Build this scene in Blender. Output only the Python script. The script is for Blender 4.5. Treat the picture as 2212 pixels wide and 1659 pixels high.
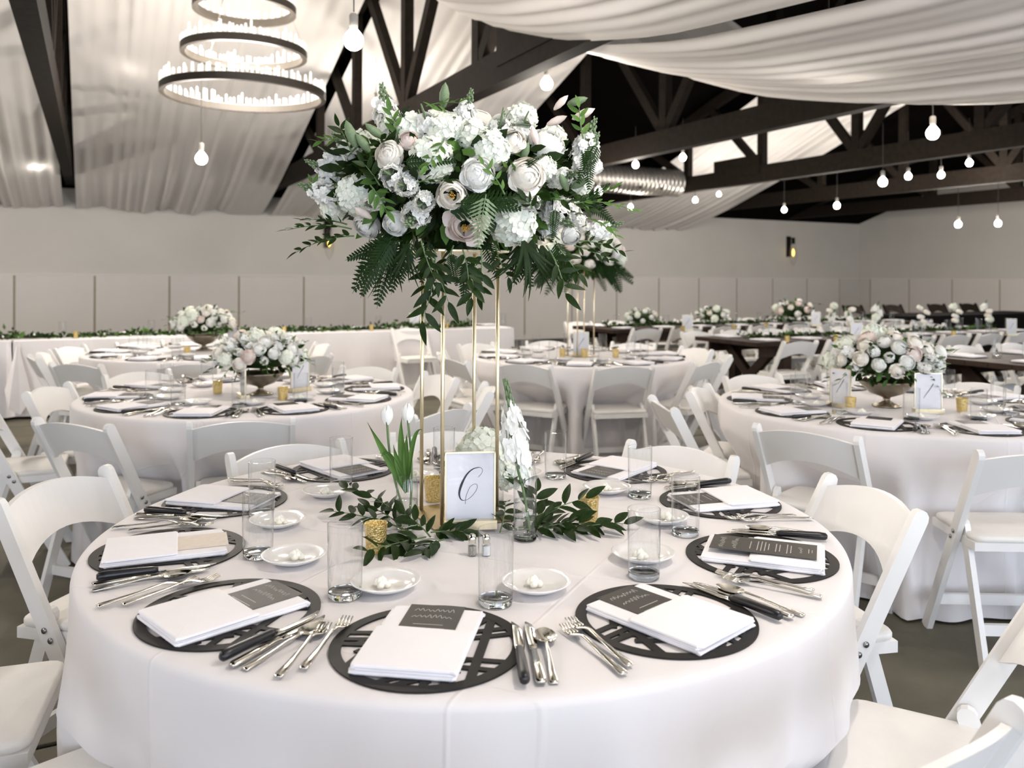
import bpy, math, random
from mathutils import Vector, Matrix, Quaternion
random.seed(7)
PI = math.pi
for o in list(bpy.data.objects): bpy.data.objects.remove(o, do_unlink=True)
S = bpy.context.scene
COL = S.collection
cos, sin = math.cos, math.sin
def R(a): return math.radians(a)

# ------------------------------------------------------------------ camera
F = 1800.0; CX = 1106.0; CY = 597.0; CAMZ = 1.40; ROLL = R(0.27)
cam_d = bpy.data.cameras.new('camera'); cam = bpy.data.objects.new('camera', cam_d); COL.objects.link(cam)
cam_d.sensor_width = 36.0; cam_d.sensor_fit = 'HORIZONTAL'; cam_d.lens = 36.0 * F / 2212.0
cam_d.shift_y = -(829.5 - CY) / 2212.0
cam.matrix_world = Matrix.Translation((0, 0, CAMZ)) @ Matrix.Rotation(PI/2, 4, 'X') @ Matrix.Rotation(ROLL, 4, 'Z')
cam_d.clip_start = 0.05; cam_d.clip_end = 100
cam_d.dof.use_dof = True; cam_d.dof.focus_distance = 2.05; cam_d.dof.aperture_fstop = 4.0
S.camera = cam
# room axes: d runs along the long back wall, n points at it
TH = R(26.7); D2 = (cos(TH), sin(TH)); N2 = (-sin(TH), cos(TH))
def W(c, s, z=0.0): return Vector((c*D2[0] + s*N2[0], c*D2[1] + s*N2[1], z))
def ray(px, py):
    vx = (px - CX)/F; vy = (CY - py)/F
    return vx*cos(ROLL) - vy*sin(ROLL), vx*sin(ROLL) + vy*cos(ROLL)
def pt(px, py, z):                       # photograph point lying at height z -> place in the room
    vx, vz = ray(px, py); t = (z - CAMZ)/vz
    return Vector((vx*t, t, z))
def pd(px, py, Y):                       # photograph point at distance Y
    vx, vz = ray(px, py); return Vector((vx*Y, Y, CAMZ + vz*Y))

# ------------------------------------------------------------------ world, daylight, exposure
S.view_settings.view_transform = 'Standard'; S.view_settings.look = 'None'
S.view_settings.exposure = 0.55; S.view_settings.gamma = 1.0; S.view_settings.use_curve_mapping = False
try:
    cy = S.cycles; cy.max_bounces = 7; cy.diffuse_bounces = 4; cy.glossy_bounces = 3; cy.transmission_bounces = 5; cy.transparent_max_bounces = 14
    cy.caustics_reflective = False; cy.caustics_refractive = False
except Exception: pass
wd = bpy.data.worlds.new('world'); S.world = wd; wd.use_nodes = True
wd.node_tree.nodes['Background'].inputs[0].default_value = (0.72, 0.82, 1.0, 1)
wd.node_tree.nodes['Background'].inputs[1].default_value = 1.0
def area(name, c, s, z, w, h, e, col):   # daylight entering one window of the near wall
    l = bpy.data.lights.new(name, 'AREA'); l.shape = 'RECTANGLE'; l.size = w; l.size_y = h; l.energy = e; l.color = col
    o = bpy.data.objects.new(name, l); COL.objects.link(o); o.location = W(c, s, z)
    o.rotation_euler = (PI/2, 0, TH + PI); o.rotation_euler = (-PI/2 + PI, 0, TH)
    return o
WINS = [(-7.2, 2.4), (-3.6, 2.4), (0.0, 2.4), (3.6, 2.4), (7.2, 2.4), (10.8, 2.4)]
NEAR_S = -3.2
for i, (c, w) in enumerate(WINS):
    area('daylight', c, NEAR_S - 0.05, 1.45, w, 2.2, 78, (0.78, 0.86, 1.0))

# ------------------------------------------------------------------ materials
MATS = {}
def mat(name, col, rough=0.6, metal=0.0, noise=0.0, nscale=30.0, bump=0.0, bscale=200.0, trans=0.0, emit=None, estr=0.0, sheen=0.0, spec=0.5, col2=None):
    m = bpy.data.materials.new(name); m.use_nodes = True; MATS[name] = m
    nt = m.node_tree; b = nt.nodes['Principled BSDF']; out = nt.nodes['Material Output']
    b.inputs['Base Color'].default_value = (*col, 1); b.inputs['Roughness'].default_value = rough
    b.inputs['Metallic'].default_value = metal; b.inputs['Specular IOR Level'].default_value = spec
    if sheen: b.inputs['Sheen Weight'].default_value = sheen
    if emit: b.inputs['Emission Color'].default_value = (*emit, 1); b.inputs['Emission Strength'].default_value = estr
    tc = nt.nodes.new('ShaderNodeTexCoord')
    if noise or col2:
        n = nt.nodes.new('ShaderNodeTexNoise'); n.inputs['Scale'].default_value = nscale; n.inputs['Detail'].default_value = 4
        nt.links.new(tc.outputs['Object'], n.inputs['Vector'])
        r = nt.nodes.new('ShaderNodeValToRGB'); r.color_ramp.elements[0].position = 0.3; r.color_ramp.elements[1].position = 0.7
        c2 = col2 or tuple(min(1, c*(1+noise)) for c in col); c1 = col if col2 else tuple(c*(1-noise) for c in col)
        r.color_ramp.elements[0].color = (*c1, 1); r.color_ramp.elements[1].color = (*c2, 1)
        nt.links.new(n.outputs['Fac'], r.inputs['Fac']); nt.links.new(r.outputs['Color'], b.inputs['Base Color'])
    if bump:
        n = nt.nodes.new('ShaderNodeTexNoise'); n.inputs['Scale'].default_value = bscale; n.inputs['Detail'].default_value = 3
        nt.links.new(tc.outputs['Object'], n.inputs['Vector'])
        bp = nt.nodes.new('ShaderNodeBump'); bp.inputs['Strength'].default_value = bump; bp.inputs['Distance'].default_value = 0.01
        nt.links.new(n.outputs['Fac'], bp.inputs['Height']); nt.links.new(bp.outputs['Normal'], b.inputs['Normal'])
    if trans:                             # thin sheet that lets light through (fabric, petals, leaves)
        tr = nt.nodes.new('ShaderNodeBsdfTranslucent'); tr.inputs['Color'].default_value = (*col, 1)
        mx = nt.nodes.new('ShaderNodeMixShader'); mx.inputs[0].default_value = trans
        nt.links.new(b.outputs[0], mx.inputs[1]); nt.links.new(tr.outputs[0], mx.inputs[2]); nt.links.new(mx.outputs[0], out.inputs[0])
    return m
def glassmat(name, tint, rough=0.02, refl=1.0):
    m = bpy.data.materials.new(name); m.use_nodes = True; MATS[name] = m; nt = m.node_tree
    nt.nodes.remove(nt.nodes['Principled BSDF']); out = nt.nodes['Material Output']
    t = nt.nodes.new('ShaderNodeBsdfTransparent'); t.inputs[0].default_value = (*tint, 1)
    g = nt.nodes.new('ShaderNodeBsdfGlossy'); g.inputs['Roughness'].default_value = rough
    lw = nt.nodes.new('ShaderNodeLayerWeight'); lw.inputs[0].default_value = .5; f = nt.nodes.new('ShaderNodeMath'); f.operation = 'POWER'; f.inputs[1].default_value = 2.6; nt.links.new(lw.outputs['Facing'], f.inputs[0])
    ad = nt.nodes.new('ShaderNodeMath'); ad.operation = 'ADD'; ad.inputs[1].default_value = .06; nt.links.new(f.outputs[0], ad.inputs[0]); f = ad
    mul = nt.nodes.new('ShaderNodeMath'); mul.operation = 'MULTIPLY'; mul.inputs[1].default_value = refl
    mx = nt.nodes.new('ShaderNodeMixShader')
    tm = nt.nodes.new('ShaderNodeMix'); tm.data_type = 'RGBA'; tp = nt.nodes.new('ShaderNodeMath'); tp.operation = 'POWER'; tp.inputs[1].default_value = 5.0
    nt.links.new(lw.outputs['Facing'], tp.inputs[0]); nt.links.new(tp.outputs[0], tm.inputs['Factor'])
    tm.inputs['A'].default_value = (*tint, 1); tm.inputs['B'].default_value = (.62, .66, .68, 1); nt.links.new(tm.outputs['Result'], t.inputs[0])
    nt.links.new(f.outputs[0], mul.inputs[0]); nt.links.new(mul.outputs[0], mx.inputs[0])
    nt.links.new(t.outputs[0], mx.inputs[1]); nt.links.new(g.outputs[0], mx.inputs[2]); nt.links.new(mx.outputs[0], out.inputs[0])
    return m
def solidglass(name, tint):
    m = bpy.data.materials.new(name); m.use_nodes = True; MATS[name] = m
    b = m.node_tree.nodes['Principled BSDF']; b.inputs['Base Color'].default_value = (*tint, 1)
    b.inputs['Transmission Weight'].default_value = 1.0; b.inputs['Roughness'].default_value = 0.02; b.inputs['IOR'].default_value = 1.45
    return m
M_cloth = mat('white_cloth', (0.765, 0.735, 0.735), 0.92, noise=0.012, nscale=6, bump=0.10, bscale=900, sheen=0.15, spec=0.2)
def creases(m):                        # faint ironed fold lines in the tablecloths
    nt = m.node_tree; b = nt.nodes['Principled BSDF']; old = b.inputs['Normal'].links[0].from_socket
    tc = nt.nodes.new('ShaderNodeTexCoord'); mp = nt.nodes.new('ShaderNodeMapping'); mp.inputs['Rotation'].default_value = (0, 0, .45); nt.links.new(tc.outputs['Object'], mp.inputs[0])
    sx = nt.nodes.new('ShaderNodeSeparateXYZ'); nt.links.new(mp.outputs[0], sx.inputs[0]); hs = []
    for ax, off in (('X', .11), ('Y', .23)):
        a = nt.nodes.new('ShaderNodeMath'); a.operation = 'PINGPONG'; a.inputs[1].default_value = .26; ad = nt.nodes.new('ShaderNodeMath'); ad.operation = 'ADD'; ad.inputs[1].default_value = off + 5.2
        nt.links.new(sx.outputs[ax], ad.inputs[0]); nt.links.new(ad.outputs[0], a.inputs[0])
        r = nt.nodes.new('ShaderNodeMapRange'); r.interpolation_type = 'SMOOTHSTEP'; r.inputs['From Min'].default_value = 0; r.inputs['From Max'].default_value = .006; r.inputs['To Min'].default_value = 1; r.inputs['To Max'].default_value = 0
        nt.links.new(a.outputs[0], r.inputs['Value']); hs.append(r)
    mx = nt.nodes.new('ShaderNodeMath'); mx.operation = 'MAXIMUM'; nt.links.new(hs[0].outputs[0], mx.inputs[0]); nt.links.new(hs[1].outputs[0], mx.inputs[1])
    bp = nt.nodes.new('ShaderNodeBump'); bp.inputs['Strength'].default_value = .35; bp.inputs['Distance'].default_value = .004
    nt.links.new(mx.outputs[0], bp.inputs['Height']); nt.links.new(old, bp.inputs['Normal']); nt.links.new(bp.outputs[0], b.inputs['Normal'])
creases(M_cloth)
M_linen = mat('napkin_linen', (0.87, 0.85, 0.87), 0.95, noise=0.01, nscale=20, bump=0.15, bscale=700, spec=0.2)
M_chair = mat('white_chair_paint', (0.80, 0.79, 0.77), 0.42, noise=0.015, nscale=9)
M_pad = mat('white_vinyl_pad', (0.79, 0.77, 0.73), 0.5, noise=0.02, nscale=14, bump=0.1, bscale=60)
M_bolt = mat('bolt_steel', (0.35, 0.35, 0.35), 0.35, 1.0)
M_wall = mat('greige_wall_paint', (0.535, 0.52, 0.485), 0.85, noise=0.03, nscale=1.2)
M_panel = mat('pale_panel_paint', (0.60, 0.575, 0.545), 0.8, noise=0.025, nscale=1.5)
M_batten = mat('tan_seam', (0.30, 0.26, 0.19), 0.7, noise=0.05)
M_floor = mat('concrete', (0.12, 0.11, 0.078), 0.6, spec=0.3, noise=0.3, nscale=2.2, bump=0.1, bscale=40)
M_joint = mat('concrete_joint', (0.05, 0.047, 0.04), 0.9, noise=0.1)
M_wood = mat('dark_stained_wood', (0.011, 0.0075, 0.005), 0.8, spec=0.15, noise=0.3, nscale=14, bump=0.2, bscale=50)
M_roof = mat('dark_roof_boards', (0.0018, 0.0014, 0.0013), 0.95, noise=0.3, nscale=3, spec=0.02)
M_twood = mat('brown_table_wood', (0.024, 0.012, 0.007), 0.6, spec=0.25, noise=0.35, nscale=9, bump=0.15, bscale=40)
M_black = mat('black_cloth', (0.004, 0.004, 0.004), 0.9, noise=0.1, spec=0.1)
M_drape = mat('ceiling_fabric', (0.87, 0.84, 0.81), 0.9, noise=0.01, nscale=5, trans=0.16, spec=0.1)
M_gold = mat('brushed_gold', (0.80, 0.71, 0.50), 0.38, 1.0, noise=0.06, nscale=40)
M_goldp = mat('aged_gold_plate', (0.36, 0.29, 0.17), 0.4, 1.0, noise=0.1, nscale=25)
M_steel = mat('polished_cutlery_steel', (0.72, 0.69, 0.62), 0.14, 1.0, noise=0.02, nscale=30)
M_blackh = mat('black_handle', (0.008, 0.008, 0.010), 0.35, noise=0.2, nscale=40)
M_mat = mat('charcoal_placemat', (0.012, 0.010, 0.008), 0.6, noise=0.2, nscale=60, spec=0.3)
M_card = mat('charcoal_menu_card', (0.036, 0.032, 0.025), 0.5, spec=0.3, noise=0.1, nscale=80)
M_cardb = mat('pale_reflection_card', (0.60, 0.52, 0.44), 0.6, noise=0.06, nscale=60)  # charcoal card with its beige reflection painted into the base colour
M_print = mat('white_print', (0.55, 0.53, 0.50), 0.6, noise=0.03, nscale=50)
M_ink = mat('black_ink', (0.02, 0.02, 0.03), 0.6, noise=0.1, nscale=50)
M_paper = mat('white_card_stock', (0.84, 0.83, 0.86), 0.7, noise=0.01, nscale=30)
M_china = mat('white_china', (0.80, 0.79, 0.78), 0.12, noise=0.01, nscale=10)
M_butter = mat('butter', (0.86, 0.84, 0.74), 0.45, noise=0.03, nscale=90)
M_glass = glassmat('clear_glass', (0.975, 0.982, 0.985), .02, .75)
M_gbase = solidglass('thick_glass', (0.93, 0.97, 0.97))
M_water = solidglass('vase_water', (0.95, 0.98, 0.97))
M_acryl = glassmat('clear_acrylic', (0.985, 0.988, 0.99), .03, .35)
M_votive = mat('mercury_gold_glass', (0.42, 0.27, 0.05), 0.22, 0.85, col2=(0.95, 0.80, 0.42), nscale=220, bump=0.6, bscale=220, emit=(1.0, 0.68, 0.22), estr=0.05)
M_wax = mat('wax', (0.85, 0.78, 0.6), 0.5, noise=0.02, emit=(1.0, 0.75, 0.35), estr=0.6)
M_flame = mat('flame', (1, 0.7, 0.2), 0.5, noise=0.01, emit=(1.0, 0.72, 0.25), estr=6.0)
M_leaf = mat('dark_green_leaf', (0.013, 0.031, 0.004), 0.5, noise=0.35, nscale=9, trans=0.12, spec=0.2)
M_leaf2 = mat('mid_green_leaf', (0.085, 0.175, 0.035), 0.55, noise=0.3, nscale=12, trans=0.2, spec=0.25)
M_sage = mat('pale_sage_green', (0.20, 0.28, 0.15), 0.6, noise=0.2, nscale=20, trans=0.2)
M_fern = mat('fern_green', (0.011, 0.034, 0.005), 0.55, noise=0.3, nscale=10, trans=0.15, spec=0.2)
M_stem = mat('green_stem', (0.10, 0.17, 0.06), 0.55, noise=0.2, nscale=20)
M_petal = mat('white_petal', (0.89, 0.89, 0.85), 0.7, noise=0.03, nscale=8, trans=0.15, spec=0.2)
M_petalc = mat('cream_petal', (0.89, 0.85, 0.77), 0.7, noise=0.04, nscale=8, trans=0.15, spec=0.2)
M_petalb = mat('blush_petal', (0.89, 0.79, 0.73), 0.7, noise=0.04, nscale=8, trans=0.28, spec=0.2)
M_hyd = mat('hydrangea_petal', (0.86, 0.89, 0.79), 0.75, noise=0.05, nscale=10, trans=0.15, spec=0.2)
M_stamen = mat('yellow_stamen', (0.62, 0.36, 0.06), 0.7, noise=0.2, nscale=50)
M_bronze = mat('tarnished_silver_bowl', (0.30, 0.26, 0.20), 0.3, 1.0, noise=0.15, nscale=20)
M_ringm = mat('bronze_ring', (0.060, 0.050, 0.040), 0.5, 0.2, noise=0.08, nscale=8)
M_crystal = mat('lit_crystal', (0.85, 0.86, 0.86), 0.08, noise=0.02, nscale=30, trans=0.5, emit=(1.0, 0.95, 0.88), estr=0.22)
M_led = mat('led_strip', (1, 0.95, 0.85), 0.5, noise=0.01, emit=(1.0, 0.93, 0.82), estr=1.6)
M_bulb = mat('glowing_bulb', (1, 0.96, 0.9), 0.4, noise=0.005, emit=(1.0, 0.95, 0.87), estr=22.0)
M_socket = mat('bulb_socket', (0.30, 0.28, 0.25), 0.5, noise=0.05)
M_cord = mat('dark_cord', (0.02, 0.018, 0.016), 0.6, noise=0.1)
M_duct = mat('galvanised_duct', (0.42, 0.40, 0.37), 0.38, 0.85, noise=0.1, nscale=10)
M_amber = mat('amber_filament', (1, 0.6, 0.1), 0.5, noise=0.01, emit=(1.0, 0.62, 0.12), estr=3.0)
M_salt = mat('white_salt', (0.8, 0.8, 0.8), 0.8, noise=0.05, nscale=300)
M_pepper = mat('ground_pepper', (0.10, 0.09, 0.08), 0.9, nscale=500, col2=(0.5, 0.47, 0.42))

# ------------------------------------------------------------------ mesh helpers
class MB:
    def __init__(s): s.v = []; s.f = []; s.m = []; s.mi = 0
    def add(s, vs, fs):
        b = len(s.v); s.v += [tuple(v) for v in vs]; s.f += [tuple(i+b for i in f) for f in fs]; s.m += [s.mi]*len(fs)
    def box(s, x0, x1, y0, y1, z0, z1):
        s.add([(x0,y0,z0),(x1,y0,z0),(x1,y1,z0),(x0,y1,z0),(x0,y0,z1),(x1,y0,z1),(x1,y1,z1),(x0,y1,z1)],
              [(0,3,2,1),(4,5,6,7),(0,1,5,4),(1,2,6,5),(2,3,7,6),(3,0,4,7)])
    def pad(s, pts, z0, z1, bev, ins=None, dome=0.0):   # closed outline -> slab with softened rims
        n = len(pts); cx = sum(p[0] for p in pts)/n; cy = sum(p[1] for p in pts)/n
        ins = bev if ins is None else ins
        def inset(k):
            o = []
            for x, y in pts:
                l = math.hypot(x-cx, y-cy) or 1; q = max(0, 1 - k/l); o.append((cx+(x-cx)*q, cy+(y-cy)*q))
            return o
        rings = [(inset(ins), z0), (pts, z0+bev), (pts, z1-bev), (inset(ins*0.3), z1-bev*0.3), (inset(ins), z1)]
        vs = []; fs = []
        for rg, z in rings: vs += [(x, y, z) for x, y in rg]
        for k in range(len(rings)-1):
            for i in range(n):
                j = (i+1) % n; fs.append((k*n+i, k*n+j, (k+1)*n+j, (k+1)*n+i))
        fs.append(tuple(range(n-1, -1, -1)))
        t = (len(rings)-1)*n
        if dome:
            for q in (.66, .33):
                vs += [(cx+(vs[t+i][0]-cx)*q, cy+(vs[t+i][1]-cy)*q, z1+dome*(1-q*q)) for i in range(n)]
            for k in (0, 1):
                for i in range(n): j = (i+1) % n; fs.append((t+k*n+i, t+k*n+j, t+k*n+n+j, t+k*n+n+i))
            t += 2*n
        fs.append(tuple(t+i for i in range(n)))
        s.add(vs, fs)
    def extr(s, poly, x0, x1):                           # polygon in the YZ plane pushed along X
        n = len(poly)
        s.add([(x0,y,z) for y,z in poly]+[(x1,y,z) for y,z in poly],
              [tuple(range(n))[::-1], tuple(range(n,2*n))]+[(i,(i+1)%n,n+(i+1)%n,n+i) for i in range(n)])
    def lathe(s, prof, n=24, cx=0, cy=0, cap0=False, cap1=False):
        vs = []; fs = []
        for r, z in prof:
            for i in range(n): a = 2*PI*i/n; vs.append((cx+r*cos(a), cy+r*sin(a), z))
        for k in range(len(prof)-1):
            for i in range(n): j = (i+1)%n; fs.append((k*n+i, k*n+j, (k+1)*n+j, (k+1)*n+i))
        if cap0: fs.append(tuple(range(n-1,-1,-1)))
        if cap1: fs.append(tuple((len(prof)-1)*n+i for i in range(n)))
        s.add(vs, fs)
    def tube(s, pts, r, n=6, caps=True):
        pts = [Vector(p) for p in pts]; vs = []; fs = []; m = len(pts)
        for k, p in enumerate(pts):
            t = (pts[min(k+1,m-1)] - pts[max(k-1,0)]).normalized()
            a = t.orthogonal().normalized() if abs(t.z) > .99 else t.cross(Vector((0,0,1))).normalized(); b = t.cross(a)
            rr = r[k] if isinstance(r, (list, tuple)) else r
            for i in range(n): q = 2*PI*i/n; vs.append(p + a*rr*cos(q) + b*rr*sin(q))
        for k in range(m-1):
            for i in range(n): j = (i+1)%n; fs.append((k*n+i, k*n+j, (k+1)*n+j, (k+1)*n+i))
        if caps: fs += [tuple(range(n-1,-1,-1)), tuple((m-1)*n+i for i in range(n))]
        s.add(vs, fs)
    def beam(s, p0, p1, w, t, side):                     # straight timber; w measured along 'side'
        p0 = Vector(p0); p1 = Vector(p1); ax = (p1-p0).normalized(); sd = Vector(side); sd = (sd - ax*sd.dot(ax)).normalized(); o = ax.cross(sd)
        vs = []
        for p in (p0, p1):
            for a, b in ((-1,-1),(1,-1),(1,1),(-1,1)): vs.append(p + sd*a*w/2 + o*b*t/2)
        s.add(vs, [(0,3,2,1),(4,5,6,7),(0,1,5,4),(1,2,6,5),(2,3,7,6),(3,0,4,7)])
    def ribbon(s, st, th):                               # stations (x, y, z, width) running along y
        vs = []; fs = []; n = len(st)
        for x, y, z, w in st: vs += [(x-w/2,y,z),(x+w/2,y,z),(x+w*.42,y,z+th),(x-w*.42,y,z+th)]
        for k in range(n-1):
            for i in range(4): j = (i+1)%4; fs.append((k*4+i, k*4+j, k*4+4+j, k*4+4+i))
        fs += [(3,2,1,0), tuple((n-1)*4+i for i in range(4))]
        s.add(vs, fs)
    def grid(s, fn, nu, nv, wrap=False):
        vs = [fn(i/(nu if wrap else nu), j/nv) for j in range(nv+1) for i in range(nu + (0 if wrap else 1))]
        c = nu if wrap else nu+1; fs = []
        for j in range(nv):
            for i in range(nu): k = (i+1) % c; fs.append((j*c+i, j*c+k, (j+1)*c+k, (j+1)*c+i))
        s.add(vs, fs)
    def stroke(s, pts, w0, z=0.0, wf=None):               # flat printed line in the XY plane
        n = len(pts); vs = []; fs = []
        for k in range(n):
            a = pts[max(k-1,0)]; b = pts[min(k+1,n-1)]; dx = b[0]-a[0]; dy = b[1]-a[1]; l = math.hypot(dx,dy) or 1
            w = (wf(k/(n-1)) if wf else w0)/2
            vs += [(pts[k][0]-dy/l*w, pts[k][1]+dx/l*w, z), (pts[k][0]+dy/l*w, pts[k][1]-dx/l*w, z)]
        for k in range(n-1): fs.append((2*k, 2*k+1, 2*k+3, 2*k+2))
        s.add(vs, fs)
    def mesh(s, name, mats, smooth=False):
        me = bpy.data.meshes.new(name); me.from_pydata(s.v, [], s.f); me.update()
        for m in (mats if isinstance(mats, (list, tuple)) else [mats]): me.materials.append(m)
        if smooth: me.polygons.foreach_set('use_smooth', [True]*len(me.polygons))
        if isinstance(mats, (list, tuple)): me.polygons.foreach_set('material_index', s.m)
        return me
def O(name, me, parent=None, loc=(0,0,0), rot=(0,0,0), sc=None, quat=None):
    o = bpy.data.objects.new(name, me); COL.objects.link(o)
    if parent: o.parent = parent
    o.location = loc
    if quat is not None: o.rotation_mode = 'QUATERNION'; o.rotation_quaternion = quat
    else: o.rotation_euler = rot
    if sc is not None: o.scale = (sc,)*3 if isinstance(sc, (int, float)) else sc
    return o
def tag(o, label, cat, group=None, kind=None):
    o['label'] = label; o['category'] = cat
    if group: o['group'] = group
    if kind: o['kind'] = kind
    return o
def thing(name, label, cat, loc=(0,0,0), rz=0.0, group=None):
    return tag(O(name, None, None, loc, (0,0,rz)), label, cat, group)
def struct(name, me, loc=(0,0,0), rz=0.0):
    o = O(name, me, None, loc, (0,0,rz)); o['kind'] = 'structure'; return o
def rrect(w, l, r, n=3):
    o = []
    for cx, cy, a0 in ((w/2-r, l/2-r, 0), (-w/2+r, l/2-r, 90), (-w/2+r, -l/2+r, 180), (w/2-r, -l/2+r, 270)):
        for k in range(n+1): a = R(a0+90*k/n); o.append((cx+r*cos(a), cy+r*sin(a)))
    return o
def sstep(a, b, x):
    t = max(0, min(1, (x-a)/(b-a))); return t*t*(3-2*t)
def catmull(P, n=8):
    P = [Vector(p) for p in P]; o = []
    for i in range(len(P)-1):
        a = P[max(i-1,0)]; b = P[i]; c = P[i+1]; d = P[min(i+2,len(P)-1)]
        for k in range(n):
            t = k/n; o.append(0.5*((2*b)+(c-a)*t+(2*a-5*b+4*c-d)*t*t+(3*b-3*c+d-a)*t**3))
    o.append(P[-1]); return o

# ------------------------------------------------------------------ the room
WS = 16.43; CR = 19.1; CL = -11.0; WTOP = 2.80; CAP = 1.405; RS = 8.35; RZ = 5.45
m = MB(); m.box(CL-.2, CR+.2, NEAR_S-.2, WS+.2, -0.12, -0.012); fl = struct('floor', m.mesh('floor', M_joint), (0,0,0), TH)
m = MB(); m.pad([(-1.497,-1.497),(1.497,-1.497),(1.497,1.497),(-1.497,1.497)], -0.012, 0.0, 0.003); slab = m.mesh('slab', M_floor)
for i in range(10):
    for j in range(6): O('slab', slab, fl, (CL+1.5+3*i, NEAR_S+1.5+3.02*j, 0))
def wall_run(name, length, top, loc, rz, np_, off, pw=1.22):
    m = MB(); m.box(0, length, 0, 0.2, 0, top); w = struct(name, m.mesh(name, M_wall), loc, rz)
    m = MB(); m.box(0, pw-.035, -0.022, 0, 0.10, CAP-.03); pm = m.mesh('panel', M_panel)
    m = MB(); m.box(-.0175, .0175, -0.012, 0, 0.10, CAP-.03); bm = m.mesh('batten', M_batten)
    for i in range(np_):
        x = off + pw*i
        if x + pw - .035 <= length: O('panel', pm, w, (x+.0175, 0, 0))
        O('batten', bm, w, (x, 0, 0))
    m = MB(); m.box(0, length, -0.03, 0, CAP-.03, CAP); O('cap_rail', m.mesh('cap_rail', M_panel), w)
    m = MB(); m.box(0, length, -0.03, 0, 0, .10); O('skirting', m.mesh('skirting', M_panel), w)
    return w
# the back wall: one seam shows at x = 75 in the photograph
wall_run('wall_back', CR-CL, WTOP+.1, W(CL, WS), TH, 25, 0.05)
wall_run('wall_right', WS-NEAR_S, WTOP+2.6, W(CR, WS), TH-PI/2, 15, 0.4)
m = MB(); m.box(0, WS-NEAR_S, 0, .2, 0, WTOP+2.6); struct('wall_left', m.mesh('wall_left', M_wall), W(CL, NEAR_S), TH+PI/2)
m = MB(); x = CL                                    # near wall behind the camera, with tall window openings
for c, w in WINS:
    m.box(x, c-w/2, NEAR_S-.2, NEAR_S, 0, WTOP); m.box(c-w/2, c+w/2, NEAR_S-.2, NEAR_S, 2.6, WTOP); m.box(c-w/2, c+w/2, NEAR_S-.2, NEAR_S, 0, .3); x = c+w/2
m.box(x, CR, NEAR_S-.2, NEAR_S, 0, WTOP); struct('wall_near', m.mesh('wall_near', M_wall), (0,0,0), TH)
for i, (c, w) in enumerate(WINS):
    m = MB()
    for a in (-w/2, -.03, w/2-.06): m.box(a, a+.06, -.05, .05, .3, 2.6)
    for z in (.3, 1.4, 2.54): m.box(-w/2, w/2, -.045, .045, z, z+.06)
    struct('window_%d' % (i+1), m.mesh('window', M_wood), W(c, NEAR_S+.06), TH)
m = MB()                                            # dark gabled roof
m.add([(CL-.3,WS+.4,2.78),(CR+.3,WS+.4,2.78),(CR+.3,RS,RZ),(CL-.3,RS,RZ),(CL-.3,NEAR_S-.4,2.55),(CR+.3,NEAR_S-.4,2.55)],
      [(0,1,2,3),(3,2,5,4)])
m.add([(CL-.3,WS+.4,3.0),(CR+.3,WS+.4,3.0),(CR+.3,RS,RZ+.2),(CL-.3,RS,RZ+.2),(CL-.3,NEAR_S-.4,2.8),(CR+.3,NEAR_S-.4,2.8)],
      [(3,2,1,0),(4,5,2,3)])
struct('ceiling', m.mesh('ceiling', M_roof), (0,0,0), TH)

# ---- roof trusses
TC = [-3.75, -0.36, 2.95, 6.31, 9.66, 13.0, 16.35]
TN = ['dark timber roof truss left of the frame edge', 'dark timber roof truss seen edge-on at the left edge',
      'dark timber roof truss with splice block behind the tall flowers', 'dark timber roof truss second behind the tall flowers, web against black roof',
      'dark timber roof truss third behind the tall flowers, web against white fabric', 'dark timber roof truss farthest but one from the camera, far right',
      'dark timber roof truss nearest the right-hand wall']
CH0, CH1 = 2.94, 3.21
def rz_at(s): return RZ-.14 - abs(s-RS)*((RZ-.14-3.02)/(WS-RS) if s > RS else (RZ-.14-2.85)/(RS-NEAR_S))
for k, c in enumerate(TC):
    if k == 0: continue
    t = thing('roof_truss', TN[k], 'truss', W(c, 0, 0), TH, 'roof trusses'); 
    def part(nm, s0, z0, s1, z1, w, th, dx=0.0):
        m = MB(); m.beam((dx,s0,z0), (dx,s1,z1), w, th, (0,0,1) if abs(s1-s0) > .05 else (0,1,0)); O(nm, m.mesh(nm, M_wood), t)
    part('bottom_chord', NEAR_S+.02, (CH0+CH1)/2, WS-.02, (CH0+CH1)/2, CH1-CH0, .14)
    part('rafter', RS, RZ-.19, WS-.02, rz_at(WS)-.02, .16, .12); part('rafter', RS, RZ-.19, NEAR_S+.02, rz_at(NEAR_S)-.02, .16, .12)
    for s in (12.1, 10.22, 8.35, 6.5, 4.6, 2.7, 0.9):
        part('post', s, CH0+.1, s, rz_at(s)-.02, .13, .10)
    for s, q in ((12.1, 13.3), (10.22, 11.5), (8.35, 9.75), (8.35, 6.95), (6.5, 5.2), (4.6, 3.3), (2.7, 1.4)):
        part('brace', s, CH1-.05, q, rz_at(q)-.05, .12, .09)
    if k in (2, 4): part('splice_plate', 4.9 if k == 2 else 11.3, CH1+.02, 6.0 if k == 2 else 10.2, CH1+.02, .32, .17)

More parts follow.
